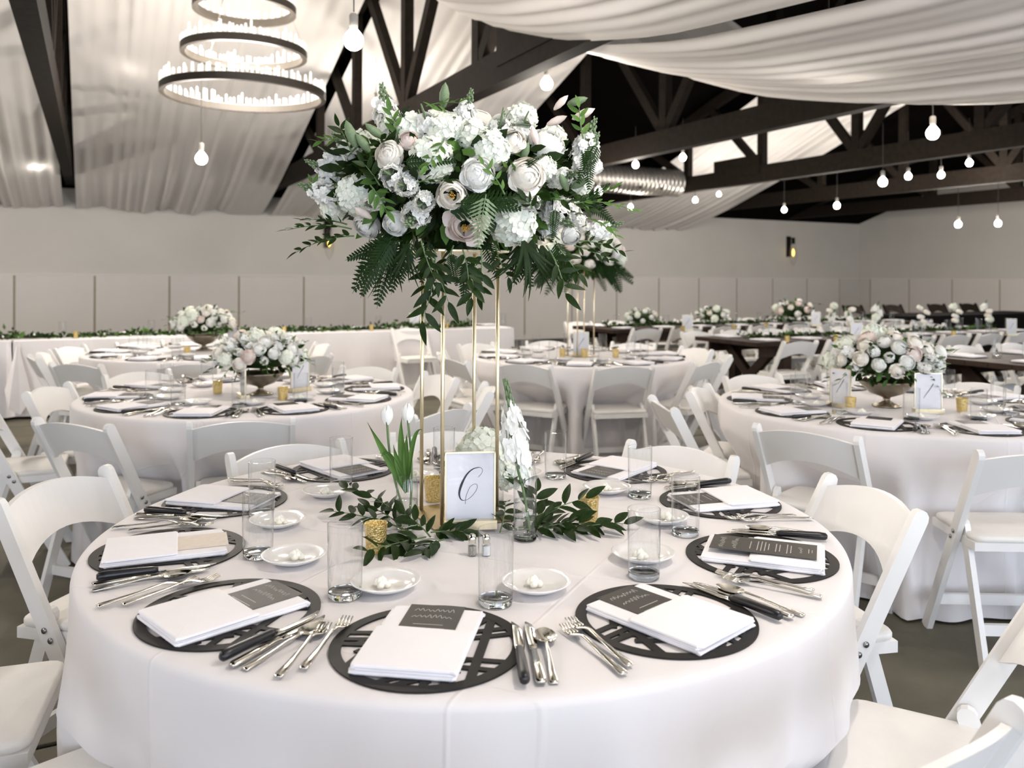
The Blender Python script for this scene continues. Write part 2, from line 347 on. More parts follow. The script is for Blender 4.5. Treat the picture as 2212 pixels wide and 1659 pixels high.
# ---- fabric ceiling drapes, hung from the ridge to the walls between trusses
def drape(name, label, c0, c1, far, seed, sag0=0.0, lift=0.0):
    rnd = random.Random(seed); fr = [(rnd.uniform(4, 16), rnd.uniform(0, 6.3), rnd.uniform(.5, 1)) for _ in range(4)] + [(rnd.uniform(25, 75), rnd.uniform(0, 6.3), rnd.uniform(.25, .6)) for _ in range(9)]
    if far: prof = [(0.0,5.08),(1.3,4.66),(3.0,4.06),(4.7,3.48),(6.25,2.98),(7.3,2.70),(8.03,2.62)]
    else:   prof = [(0.0,5.12),(0.6,4.80),(1.1,4.28),(2.35,3.36),(3.4,3.00),(4.5,2.76),(6.0,2.60),(8.0,2.56),(9.8,2.62)]
    def zq(q):
        for (a, b), (e, f) in zip(prof, prof[1:]):
            if q <= e: return b + (f-b)*(q-a)/(e-a)
        return prof[-1][1]
    L = prof[-1][0]; m = MB()
    def fn(u, v):
        q = v*L; z = (zq(max(0,q-.25))+2*zq(q)+zq(min(L,q+.25)))/4
        fold = sum(w*sin(f*u*2+p + 1.6*v*sin(f)) for f, p, w in fr)/4
        mid = sin(PI*u)
        amp = .045 + .03*v
        belly = -sag0*mid*sin(PI*min(1, v*1.02))
        scal = 0.0
        if v > .9: scal = -(v-.9)*.9*(.35+.65*abs(sin(u*PI*3.2+seed)))*(1 if far else .3)
        c = c0 + (c1-c0)*u + .04*fold*mid
        return (c, RS + (q if far else -q), z + fold*amp*(.4+.6*mid) + belly + scal + lift*(1-u)*sin(PI*min(1,.15+.8*v)))
    m.grid(fn, 260, 34)
    o = O('ceiling_drape', m.mesh('ceiling_drape', M_drape, True), None, (0,0,0), (0,0,TH))
    tag(o, label, 'drape', 'ceiling drapes'); return o
drape('d', 'white gathered ceiling fabric at the far left edge, left of the edge-on truss', -3.6, -.46, True, 3, .08)
drape('d', 'white gathered ceiling fabric falling behind the ring chandelier', -.26, 2.86, True, 5, .10)
drape('d', 'white gathered ceiling fabric seen through the web of the nearest big truss', 3.04, 6.2, True, 8, .12)
drape('d', 'white gathered ceiling fabric in the far bay behind the third truss', 9.76, 12.9, True, 11, .16)
drape('d', 'white fabric swag at the top centre, in front of the nearest big truss', -.26, 2.90, False, 15, -.06, .75)
drape('d', 'large white fabric swag sweeping across the top right corner', 3.04, 6.36, False, 21, .16)

# ---- spiral duct
t = thing('spiral_duct', 'silver spiral air duct behind the roof trusses right of the flowers', 'duct', W(6.6, 12.3, 3.12), TH)
m = MB(); prof = []
for i in range(33): prof += [(.235, i*.09), (.235, i*.09+.075), (.25, i*.09+.08), (.25, i*.09+.088)]
m.lathe(prof, 28, 0, 0, True, True); me = m.mesh('duct_body', M_duct, True); O('duct_body', me, t, (0,0,0), (0, PI/2, 0))
m = MB(); m.lathe([(.0,0),(.03,0),(.03,.01)], 12)
dm = m.mesh('duct_vent', M_cord)
for i in range(6): O('duct_vent', dm, t, (.2+i*.45, -.2, -.135), (PI/2+.6, 0, 0))

# ------------------------------------------------------------------ pendant bulbs
m = MB(); m.lathe([(.0,-.10),(.02,-.098),(.038,-.086),(.049,-.062),(.050,-.045),(.044,-.025),(.030,-.006),(.019,.006),(.017,.012)], 20); bulb_me = m.mesh('globe', M_bulb, True)
m = MB(); m.lathe([(.0,.008),(.020,.008),(.022,.03),(.023,.075),(.017,.085),(.0,.085)], 16); sock_me = m.mesh('socket', M_socket, True)
m = MB(); m.tube([(0,0,.08),(0,0,1.08)], .0035, 6); cord_me = m.mesh('cord', M_cord)
def bulb(p, label, e=14.0, cord=.8, sc=1.0):
    t = thing('pendant_bulb', label, 'light bulb', p, 0, 'hanging globe bulbs')
    t.scale = (sc,)*3
    O('globe', bulb_me, t); O('socket', sock_me, t); O('cord', cord_me, t, (0,0,0), (0,0,0), (1,1,cord))
    if e:
        l = bpy.data.lights.new('bulb_light', 'POINT'); l.energy = e; l.color = (1.0, .91, .82); l.shadow_soft_size = .09
        o = bpy.data.objects.new('bulb_light', l); COL.objects.link(o); o.parent = t; o.location = (0,0,-.17)
BULBS = [((764,66,4.25),'globe bulb hanging right of the chandelier, biggest in view',26,1.2,1.0),
 ((435,330,8.3),'globe bulb hanging on a thin cord below the chandelier',95,.7,1.15),
 ((1181,168,6.9),'globe bulb hanging just below the nearest big truss',34,.5,1.0),
 ((2015,274,6.6),'starry globe bulb under the top right swag',30,.8,1.0),
 ((1907,384,9.8),'globe bulb second from the right wall corner, glaring, below the starry one',45,.6,1.0),
 ((1962,374,13.0),'small globe bulb just right of the glaring one under the far truss',14,.6,1.0),
 ((2033,371,13.0),'small globe bulb two to the right of the glaring one',18,.6,1.0),
 ((2094,345,13.0),'small globe bulb highest at the far right under the swag',40,.6,1.0),
 ((1808,438,14.0),'small globe bulb in the dark above the wall sconce',60,.6,1.0),
 ((1694,448,15.0),'small globe bulb at the edge of the far fabric above the sconce',24,.5,.9),
 ((2070,478,15.0),'small globe bulb just above the right wall, left of two',90,.6,1.1),
 ((2156,476,15.0),'small globe bulb just above the right wall, right of two',90,.6,1.1),
 ((1475,333,12.5),'small globe bulb right of the silver duct',30,.5,1.0),
 ((1373,349,11.5),'small globe bulb in front of the silver duct',30,.5,.9),
 ((1293,405,11.0),'small globe bulb left below the silver duct beside the flowers',60,.4,1.0),
 ((1362,442,15.0),'small globe bulb against far fabric, left of three',14,.3,.9),
 ((1502,427,15.0),'small globe bulb against far fabric, middle of three',14,.3,.9),
 ((1553,415,15.5),'small globe bulb against far fabric, right of three',14,.3,.8),
 ((812,214,11.0),'small globe bulb seen through the truss web left of the flowers',30,.5,1.0)]
for (px, py, Y), lb, e, cl, sc in BULBS: bulb(pd(px, py, Y), lb, e, cl, sc)
# unseen bulbs added past the frame, continuing the strings, for base illumination
for i, (c, s, z) in enumerate([(-1.9,2.2,2.55),(1.3,1.0,2.42),(4.6,1.2,2.3),(-2.6,6.0,3.2),(5.6,2.2,2.3),(9.5,1.8,2.5),(-5.5,10.5,2.7),(-5.5,4.0,2.7),(11.5,3.5,2.8),(1.0,-.9,2.35),(-3.0,12.5,2.35),(15.0,5.0,2.8),(-7.5,13.5,2.4)]):
    bulb(W(c, s, z), 'added unseen globe bulb outside the frame, %s' % ['above the left aisle','above the front table','above the right foreground','beyond the chandelier','above the right table','over the right aisle','over the left head table','at the left wall','over the right farm table','behind the camera','by the back wall left','far to the right','in the far left corner','by the right wall'][i], [46,26,18,95,22,40,75,60,70,18,85,90,90][i], .4, 1.0)
# glow seen through the cloth: bulbs hung above the fabric
for (px, py, Y), lb in (((285,98,10.45),'bulb glowing through the ceiling fabric left of the chandelier'),((80,340,12.55),'bulb glowing through the ceiling fabric at the far left'),
                        ((1790,52,5.15),'bulb glowing through the top right swag, left of two'),((1853,38,5.0),'bulb glowing through the top right swag, right of two')):
    bulb(pd(px, py, Y), lb, 2, .15, 1.0)

# ------------------------------------------------------------------ chandelier
chp = W(1.30, 8.35, 0)
ch = thing('ring_chandelier', 'three-tier dark metal ring chandelier edged with clear crystal spikes', 'chandelier', (chp.x, chp.y, 3.115), 0)
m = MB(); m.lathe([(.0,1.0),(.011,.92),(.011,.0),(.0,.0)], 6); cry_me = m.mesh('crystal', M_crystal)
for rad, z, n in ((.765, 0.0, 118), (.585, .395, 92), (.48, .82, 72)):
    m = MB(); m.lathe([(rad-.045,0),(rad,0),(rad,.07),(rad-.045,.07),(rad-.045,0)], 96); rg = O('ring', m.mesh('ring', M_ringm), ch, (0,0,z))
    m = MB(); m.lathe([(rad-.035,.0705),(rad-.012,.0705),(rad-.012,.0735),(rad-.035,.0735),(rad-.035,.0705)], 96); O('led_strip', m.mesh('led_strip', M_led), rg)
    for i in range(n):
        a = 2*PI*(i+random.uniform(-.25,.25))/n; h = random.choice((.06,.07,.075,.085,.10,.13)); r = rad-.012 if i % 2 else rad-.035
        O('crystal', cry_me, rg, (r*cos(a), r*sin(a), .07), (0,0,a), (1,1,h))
for k in range(3):
    a = 2*PI*k/3+.4; m = MB(); m.tube([(.6*cos(a), .6*sin(a), .45), (.05*cos(a), .05*sin(a), 1.75)], .003, 5); O('suspension_wire', m.mesh('wire', M_steel), ch)
l = bpy.data.lights.new('chandelier_light', 'POINT'); l.energy = 115; l.color = (1, .93, .84); l.shadow_soft_size = .35
lo = bpy.data.objects.new('chandelier_light', l); COL.objects.link(lo); lo.parent = ch; lo.location = (0,0,.3)

# ------------------------------------------------------------------ wall sconces
def sconce(px, py, label):
    vx, vz = ray(px, py); # hit the back wall
    t_ = WS/(vx*N2[0] + N2[1]); p = Vector((vx*t_, t_, CAMZ+vz*t_)); p -= Vector((N2[0], N2[1], 0))*.03
    t = thing('wall_sconce', label, 'sconce', p, TH)
    m = MB(); m.box(-.06,.06,-.02,.03,-.12,.42); O('back_plate', m.mesh('back_plate', M_wood), t)
    m = MB(); m.beam((0,-.02,.36),(0,-.16,.36),.025,.025,(0,0,1)); m.box(-.03,.03,-.19,-.13,.22,.38); O('arm', m.mesh('arm', M_wood), t)
    m = MB(); m.lathe([(.05,.24),(.085,.05),(.10,-.12),(.07,-.26),(.0,-.38)], 10, 0, -.16); O('glass_shade', m.mesh('glass_shade', M_glass), t)
    m = MB(); m.lathe([(.0,-.12),(.03,-.06),(.03,.02),(.0,.10)], 10, 0, -.16); O('filament_bulb', m.mesh('filament_bulb', M_amber, True), t)
sconce(1702, 545, 'dark wall sconce with clear glass drop near the far corner')
sconce(706, 522, 'wall sconce with glass drop peeking out below the left flower sprigs')

# ------------------------------------------------------------------ white folding chair
def post_poly(y0, z0, y1, z1, w, rnd=True):
    a = Vector((y0,z0)); b = Vector((y1,z1)); t = (b-a).normalized(); n = Vector((-t.y,t.x))*w/2
    o = [a+n, b+n]
    if rnd: o += [b + n*cos(q) + t*w/2*sin(q) for q in (PI*.2, PI*.4, PI*.6, PI*.8)]
    o += [b-n, a-n]
    return [(p.x,p.y) for p in o]
m = MB(); m.extr(post_poly(.18, 0, -.215, .77, .046), -.011, .011); ch_post = m.mesh('back_post', M_chair)
m = MB(); m.extr(post_poly(-.215, 0, -.068, .485, .040), -.010, .010); ch_leg = m.mesh('rear_leg', M_chair)
m = MB()
def slat(u, v):                        # closed loop over v: front lower, front upper, back upper, back lower
    x = (u-.5)*.41; e = 1-(2*u-1)**2
    zl = .600 + .060*e; zh = .752 + .034*e; k = int(round(v*4)) % 4
    z = (zl, zh, zh, zl)[k]; th = (0, 0, .016, .016)[k]
    return (x, -.215 + (.77-z)*.513 - .030*e - th + .008, z)
m.grid(slat, 14, 4); ch_slat = m.mesh('back_slat', M_chair)
m = MB(); m.box(-.195,-.170,-.165,.165,.415,.445); m.box(.170,.195,-.165,.165,.415,.445); m.box(-.17,.17,.14,.165,.415,.445); m.box(-.17,.17,-.165,-.14,.415,.445); ch_frame = m.mesh('seat_frame', M_chair)
m = MB(); m.pad(rrect(.385,.335,.035), .440, .468, .009, .014, .006); ch_pad = m.mesh('seat_pad', M_pad, True)
m = MB(); m.box(-.2,.2,-.009,.009,-.02,.02); ch_str = m.mesh('stretcher', M_chair)
m = MB(); m.lathe([(.0,.0),(.008,.0),(.008,.003),(.0,.004)], 10); ch_bolt = m.mesh('bolt', M_bolt, True)
m = MB(); m.extr(post_poly(.18, 0, -.215, .77, .046), -.011, .011); dk_post = m.mesh('back_post', M_wood)
def chair(x, y, rz, label, group, bolts=True, dark=False):
    t = thing('folding_chair' if not dark else 'wooden_chair', label, 'chair', (x, y, 0), rz, group)
    def q(me):
        if not dark: return me
        if me.name + '_dark' not in bpy.data.meshes:
            c = me.copy(); c.name = me.name + '_dark'; c.materials[0] = M_wood
        return bpy.data.meshes[me.name + '_dark']
    for sx in (-1, 1):
        O('back_post', q(ch_post), t, (sx*.208,0,0)); O('rear_leg', q(ch_leg), t, (sx*.183,0,0))
    O('back_slat', q(ch_slat), t); O('seat_frame', q(ch_frame), t); O('seat_pad', q(ch_pad), t)
    O('stretcher', q(ch_str), t, (0, .18-.395*.14/.77, .14)); O('stretcher', q(ch_str), t, (0, -.205+.18*.13/.5, .13), (0,0,0), (.88,1,1))
    if bolts:
        for sx in (-1, 1):
            for yy, zz in ((-.055,.455),(.105,.43)) :
                O('bolt', ch_bolt, t, (sx*.2195, yy if zz > .44 else -.035, zz), (0, sx*PI/2, 0))
    return t
def chair_at(cx, cy, ang, rback, label, group, twist=0, bolts=True):   # back of the chair stands rback from (cx, cy), seat faces in
    a = R(ang); r = rback - .215
    return chair(cx + r*cos(a), cy + r*sin(a), a + PI/2 + R(twist), label, group, bolts)

# ------------------------------------------------------------------ round tables with cloths
def round_table(cx, cy, Rt, label, clabel, dents, seed, nfold=0, amp=.018):
    t = thing('round_table', label, 'table', (cx,cy,0), 0, 'round banquet tables')
    m = MB(); m.lathe([(.0,.725),(Rt-.01,.725),(Rt-.01,.752),(.0,.752)], 48); O('table_top', m.mesh('table_top', M_twood), t)
    m = MB(); m.beam((0,0,0),(0,0,.725),.05,.05,(1,0,0)); lm = m.mesh('leg', M_wood)
    for k in range(4): a = PI/4+k*PI/2; O('leg', lm, t, (.35*cos(a), .35*sin(a), 0))
    rnd = random.Random(seed); ph = [rnd.uniform(0,6.28) for _ in range(6)]
    m = MB(); NU = 240; vs = []; fs = []
    rings = [(0,0.7605),(.3,.7605),(.6,.7605),(.85,.7605),(.97,.7605),(.988,.759),(.997,.754),(1.0,.745)]
    zs = [.72,.68,.63,.58,.53,.48,.43,.36,.28,.20,.12,.05,.012]
    prof = [(r*Rt, z, 0.0) for r, z in rings] + [(Rt, z, (.745-z)/.733) for z in zs]
    for r, z, k in prof:
        for i in range(NU):
            a = 2*PI*i/NU; rr = r
            if k > 0:
                f = .5*sin(9*a+ph[0]) + .35*sin(14*a+ph[1]+1.5*k) + .28*sin(23*a+ph[2]-k) + .2*sin(5*a+ph[3])
                rr += amp*f*sstep(0,.4,k)*(.6+.9*k) + .026*k
                for da, depth in dents:
                    dd = (a-da+PI) % (2*PI) - PI
                    if abs(dd) < .5: rr -= depth*sstep(*((.28,.45) if Rt > .9 else (.13,.42)),k)*(1-sstep(*((.17,.25) if Rt > .9 else (.19,.31)),abs(dd)*Rt))
            vs.append((rr*cos(a), rr*sin(a), z))
    for k in range(len(prof)-1):
        for i in range(NU): j = (i+1) % NU; fs.append((k*NU+i, k*NU+j, (k+1)*NU+j, (k+1)*NU+i))
    m.add(vs, fs)
    o = O('tablecloth', m.mesh('tablecloth', M_cloth, True), None, (cx,cy,0)); tag(o, clabel, 'tablecloth', 'round white tablecloths')
    return o
T0 = (-.105, 2.165); T1 = (-1.41, 4.52); T2 = (-2.62, 6.95); T3 = (1.95, 4.2); T4 = (.557, 6.73)
TN_ = ['the front table', 'the left middle table', 'the far left table', 'the right table', 'the middle back table']
PLACE = {0:'nearest', 1:'front-right', 2:'right', 3:'rear-right', 4:'far-right', 5:'farthest', 6:'far-left', 7:'rear-left', 8:'left', 9:'front-left'}
def pword(ang): return PLACE[int(round(((ang+92) % 360)/36)) % 10]
CH = {0: [(-93,1.36),(-58,1.25),(-31,1.28),(11.5,1.16),(49,1.08),(98,1.10),(130.8,1.07),(166.6,1.27),(199,1.35),(227,1.23)],
      1: [(-75,1.03),(248.5,1.13),(203,1.27),(180,1.10),(143,1.17),(107,1.10),(67,1.16),(34,1.16),(4,1.28),(-32,1.29)],
      2: [(253,1.28),(201,1.13),(175,1.12),(140,1.02),(100,1.10),(63,1.0),(29,1.06),(-29,1.26),(-71,1.25),(220,1.2)],
      3: [(228,1.15),(-94,1.25),(185,1.21),(156,1.0),(113,1.12),(77,1.1),(41,1.04),(5,1.2),(-31,1.2),(-62,1.2)],
      4: [(242,1.0),(-77,1.0),(-38,1.1),(180,1.12),(210,1.14),(135,1.25),(100,1.22),(60,1.15),(25,1.15),(-5,1.15)]}
TW = {(0,2):4, (0,1):-3}
TT = [T0, T1, T2, T3, T4]; RT = [.92, .87, .88, .88, .88]
LABT = ['round banquet table under the nearest white cloth', 'round banquet table under the cloth with the low bowl of flowers, left middle',
        'round banquet table under the cloth farthest left', 'round banquet table under the cloth at the right edge', 'round banquet table under the cloth with the tall flowers behind']
LABC = ['white floor-length cloth on the big round table nearest the camera', 'white cloth on the round table behind left, with flower bowl and two number cards',
        'white cloth on the round table farthest left by the long head table', 'white cloth on the round table cut by the right edge',
        'white cloth on the round table straight behind, under the second tall arrangement']
CLAB = {}
for k in range(5):
    cx, cy = TT[k]; used = set(); dents = []
    for i, (a, rb) in enumerate(sorted(CH[k], key=lambda q: q[0] % 360)):
        base = pword(a)
        nm = base
        if base in used: nm = base + ' corner'
        if nm in used: nm = base + ' second'
        used.add(nm)
        chair_at(cx, cy, a, rb, 'white folding chair at the %s seat of %s' % (nm, TN_[k]), 'white folding chairs around %s' % TN_[k], random.uniform(-2,2), k != 4)
        front = rb - .215 - .20
        if front < RT[k] + .02: dents.append((R(a) % (2*PI), min(.30 if k else .17, RT[k] + .035 - front)))
    round_table(cx, cy, RT[k], LABT[k], LABC[k], dents, 20+k, 0, .040 if k == 0 else .024)

# ------------------------------------------------------------------ table-setting pieces (shared meshes)
def seg_in(x0, y0, x1, y1, w, mb, z0, z1):
    dx, dy = x1-x0, y1-y0; l = math.hypot(dx,dy); nx, ny = -dy/l*w/2, dx/l*w/2
    mb.add([(x0+nx,y0+ny,z0),(x0-nx,y0-ny,z0),(x1-nx,y1-ny,z0),(x1+nx,y1+ny,z0),(x0+nx,y0+ny,z1),(x0-nx,y0-ny,z1),(x1-nx,y1-ny,z1),(x1+nx,y1+ny,z1)],
           [(0,3,2,1),(4,5,6,7),(0,1,5,4),(1,2,6,5),(2,3,7,6),(3,0,4,7)])
RM = .168
def chord(ang, off):
    a = R(ang); h = math.sqrt(max(0, (RM-.01)**2-off*off)); dx, dy = cos(a), sin(a)
    return (-dy*off-dx*h, dx*off-dy*h, -dy*off+dx*h, dx*off+dy*h)
m = MB(); m.lathe([(RM-.021,.0),(RM,.0),(RM,.0032),(RM-.021,.0032),(RM-.021,.0)], 72); ring_me = m.mesh('rim', M_mat)
m = MB(); bw = .0125
def clipped(ang, off, t0, t1):
    x0, y0, x1, y1 = chord(ang, off); return (x0+(x1-x0)*t0, y0+(y1-y0)*t0, x0+(x1-x0)*t1, y0+(y1-y0)*t1)
for ang, off, t0, t1, w in [(74,.085,0,1,.016),(88,-.095,0,1,.016),(5,.045,0,.30,bw),(5,.018,0,.29,bw),(2,-.008,0,.28,bw),
      (20,.03,.72,1,bw),(20,.005,.72,1,bw),(-3,-.045,.72,1,bw),(-6,-.07,.70,1,bw),(35,-.085,.0,.62,bw),(32,-.112,.0,.55,bw),
      (90,.012,0,.30,bw),(90,-.02,0,.30,bw),(90,-.052,0,.28,bw),(145,.095,.1,.8,bw),(145,.07,.2,.85,bw),(50,.10,.3,1,bw),(110,.02,.68,1,bw),(112,-.02,.66,1,bw),(60,-.02,.70,1,bw)]:
    seg_in(*clipped(ang, off, t0, t1), w, m, .0002, .003)
lat_me = m.mesh('lattice', M_mat)
def placemat(loc, rz, label, group):
    t = thing('placemat', label, 'placemat', loc, rz, group); O('rim', ring_me, t); O('lattice', lat_me, t); return t
# napkin: folded pocket, open end at +y
def napkin_me(seed):
    rnd = random.Random(seed); m = MB()
    def j(p, k=.003): return [(x+rnd.uniform(-k,k), y+rnd.uniform(-k,k)) for x, y in p]
    m.pad(j(rrect(.178,.262,.008)), .0, .0065, .0025, .003); m.pad(j(rrect(.172,.256,.008)), .0055, .0105, .002, .003)
    o = [(x, y-.052) for x, y in j(rrect(.176,.156,.008))]
    m.pad(o, .0095, .0165, .003, .0035, .0035)
    return m.mesh('napkin', M_linen)
NAPS = [napkin_me(i) for i in range(3)]
m = MB(); m.box(-.052,.052,-.115,.115,0,.0006); card_me = m.mesh('card', M_card)
card_reflecting = m.mesh('card', M_cardb)
def squiggle(x0, x1, y, h, n, rnd):
    P = []; 
    for k in range(n):
        x = x0+(x1-x0)*k/(n-1); P.append((x + rnd.uniform(-.001,.001), y + (h if k % 2 else -h*.35)*rnd.uniform(.25,1.0), 0))
    return [(p.x, p.y) for p in catmull(P, 4)]
m = MB(); rr_ = random.Random(3)
for y, h in ((.088,.011),(.060,.011)): m.stroke(squiggle(-.038, .036, y, h, 17, rr_), .0011)
for y, w in ((.028,.028),(.012,.034),(.004,.036),(-.004,.034),(-.012,.024),(-.028,.03),(-.036,.026),(-.052,.034),(-.060,.028)):
    m.stroke([(x*.001, y + .0006*(1 if (k % 2) else -1)) for k, x in enumerate(range(int(-w*1000), int(w*1000), 2))], .0016)
m.stroke(squiggle(-.02,.02,-.082,.007,9,rr_), .0010); m.stroke([(-.015,-.098),(.015,-.098)], .0014); m.stroke([(-.01,-.105),(.01,-.105)], .0012)
print_me = m.mesh('lettering', M_print)
def menu(loc, rz, label, group, tilt=0, reflecting=False):
    t = thing('menu_card', label, 'menu', loc, rz, group); t.rotation_euler = (tilt, 0, rz)
    O('card', card_reflecting if reflecting else card_me, t); 
    if not reflecting: O('lettering', print_me, t, (0,0,.0009))
    return t
m = MB(); m.lathe([(.0328,.010),(.0338,.03),(.0350,.145),(.0350,.1465),(.0335,.1472),(.0328,.146)], 32); gl_wall = m.mesh('wall', M_glass, True)
m = MB(); m.lathe([(.0,.0),(.030,.0),(.0325,.002),(.0332,.013),(.0305,.0135),(.0,.0145)], 32); gl_base = m.mesh('base', M_gbase, True)
def glass(loc, label, group, sc=1.0):
    t = thing('water_glass', label, 'glass', loc, 0, group); O('wall', gl_wall, t, sc=(sc,sc,1)); O('base', gl_base, t, sc=(sc,sc,1)); return t
m = MB(); m.lathe([(.0,.0),(.032,.0),(.036,.002),(.055,.010),(.0705,.0195),(.0712,.0205),(.0695,.0215),(.053,.0125),(.040,.0075),(.0,.006)], 40); plate_me = m.mesh('bread_plate', M_china, True)
m = MB()
for k in range(9):
    a = k*2.4; r = .013*(1-k/10); m.lathe([(.0,.0),(.007,.0),(.008,.005),(.003,.012),(.0,.013)], 8, r*cos(a), r*sin(a))
for i in range(len(m.v)):
    x, y, z = m.v[i]; q = int(i//40); m.v[i] = (x, y, z + q*.0012)
butter_me = m.mesh('butter', M_butter, True)
# cutlery, lying along y, tip at +y
def fork_me():
    m = MB(); m.ribbon([(0,-.10,.001,.012),(0,-.095,.002,.017),(0,-.07,.003,.013),(0,-.02,.006,.0075),(0,.025,.011,.006),(0,.040,.009,.009),(0,.055,.004,.022),(0,.065,.002,.025)], .0025)
    for k in range(4): x = -.0098+.0065*k; m.ribbon([(x,.064,.002,.005),(x,.080,.002,.0042),(x*.96,.10,.006,.0022)], .0018)
    return m.mesh('fork', M_steel, True)
def spoon_me():
    m = MB(); m.ribbon([(0,-.095,.001,.013),(0,-.09,.002,.016),(0,-.06,.003,.011),(0,0,.009,.006),(0,.03,.010,.0065),(0,.04,.007,.012)], .0025)
    def fn(u, v):
        a = u*2*PI; r = v; x = .0205*r*cos(a)*(1-.15*sin(a)); y = .065 + .031*r*sin(a); return (x, y, .0015 + .0085*r*r)
    m.grid(fn, 20, 5, True)
    def fn2(u, v):
        a = u*2*PI; r = v; x = .0205*r*cos(a)*(1-.15*sin(a)); y = .065 + .031*r*sin(a); return (x, y, .0005 + .0085*r*r)
    m.grid(fn2, 20, 5, True); return m.mesh('spoon', M_steel, True)
def knife_me():
    m = MB(); m.ribbon([(0,-.115,.001,.012),(0,-.108,.001,.018),(0,-.06,.002,.014),(0,-.005,.003,.010)], .005)
    m.ribbon([(0,-.006,.003,.010),(.001,.02,.003,.017),(.002,.08,.002,.019),(.001,.10,.002,.014),(-.003,.113,.002,.003)], .0015); return m.mesh('knife', M_steel, True)
FORK = fork_me(); SPOON = spoon_me(); KNIFE = knife_me()
m = MB(); m.ribbon([(0,-.004,.003,.011),(.001,.02,.003,.018),(.002,.08,.002,.019),(.0,.10,.002,.013),(-.006,.118,.002,.002)], .0014); SBL = m.mesh('blade', M_steel, True)
m = MB(); m.tube([(0,-.118,.009),(0,-.114,.009),(0,-.10,.0095),(0,-.05,.009),(0,-.01,.008),(0,.0,.007)], [.005,.0085,.0095,.0085,.0075,.006], 10); SHN = m.mesh('handle', M_blackh, True)
def rot2(x, y, a): return (x*cos(a)-y*sin(a), x*sin(a)+y*cos(a))
ZT = .7612
def setting(k, ang, full=True, rr=.725, jit=1.0, front_i=None):
    cx, cy = TT[k]; a = R(ang); sc = RT[k]/.92
    mx, my = cx + rr*sc*cos(a), cy + rr*sc*sin(a); rz = a + PI/2
    w = pword(ang); tn = TN_[k]; J = lambda q: random.uniform(-q, q)*jit
    def P(x, y, z=ZT): dx, dy = rot2(x*sc if abs(x) > .1 else x, y, rz); return (mx+dx, my+dy, z)
    placemat((mx, my, ZT), rz + J(.5), 'round dark lattice placemat at the %s place of %s' % (w, tn), 'placemats on ' + tn)
    nj = J(.10) + (front_i or {}).get('rot', 0); np_ = P((front_i or {}).get('nx', 0), -.005 + J(.01), ZT+.0034)
    tag(O('napkin', random.choice(NAPS), None, np_, (0,0,rz+nj)), 'folded white pocket napkin at the %s place of %s' % (w, tn), 'napkin', 'napkins on ' + tn)
    dx, dy = rot2(J(.006), .02 if not (front_i or {}).get('ontop') else 0.0, rz+nj)
    if (front_i or {}).get('ontop'): menu((np_[0]+dx, np_[1]+dy, ZT+.0248), rz+nj, 'charcoal menu card lying on top of the napkin, right place of the front table', 'menus on ' + tn)
    elif k in (0, 1, 3):
        menu((np_[0]+dx, np_[1]+dy, ZT+.0146), rz+nj+J(.03), ('reflection-paled charcoal' if (front_i or {}).get('reflecting') else 'charcoal') + ' menu card tucked in the napkin, %s place of %s' % (w, tn), 'menus on ' + tn, 0.0, (front_i or {}).get('reflecting', False))
    gx, gy = (.11+J(.012), .185+J(.012))
    glass(P(gx, gy), 'clear tumbler at the %s place of %s' % (w, tn), 'tumblers on ' + tn)
    pp = P(-.125+J(.01), .25+J(.01))
    tag(O('bread_plate', plate_me, None, pp), 'small white bread plate at the %s place of %s' % (w, tn), 'plate', 'bread plates on ' + tn)
    if k in (0, 1, 3): tag(O('butter', butter_me, None, (pp[0]+J(.015), pp[1]-.01+J(.01), ZT+.0085)), 'rosette of butter on the bread plate, %s place of %s' % (w, tn), 'butter', 'butter rosettes on ' + tn)
    def cut(nm, me, x, y, rot, lab, cat, z=ZT+.0008):
        return tag(O(nm, me, None, P(x, y, z), (0,0,rz+rot+J(.05))), lab + ' at the %s place of %s' % (w, tn), cat, cat + 's on ' + tn)
    cut('fork', FORK, -.203+J(.003), -.040+J(.012), -.15, 'outer steel fork', 'fork', ZT+.0035); cut('fork', FORK, -.174+J(.003), -.012+J(.012), -.11, 'inner steel fork', 'fork', ZT+.004)
    cut('table_knife', KNIFE, .184+J(.002), -.022+J(.010), .12, 'all-steel table knife', 'knife', ZT+.0035); cut('spoon', SPOON, .208+J(.003), -.038+J(.010), .14, 'steel teaspoon', 'spoon')
    t = thing('steak_knife', 'black-handled steak knife at the %s place of %s' % (w, tn), 'knife', P(.160, -.018+J(.010), ZT+.004), rz+.09+J(.04), 'steak knives on ' + tn)
    O('blade', SBL, t); O('handle', SHN, t)
random.seed(11)
SA0 = [-93,-57,-21,16,52,90,128,165,199,234]
FI = {-93:{'rot':-.10,'nx':-.01}, -57:{'rot':.12}, -21:{'ontop':True,'rot':-.06}, 199:{'reflecting':True}, 234:{'rot':-.12}}
for a in SA0: setting(0, a, True, .725, .8, FI.get(a))
for k, ph in ((1, -92), (2, -100), (3, -86), (4, -95)):
    for i in range(10): setting(k, ph+36*i, False, .70)

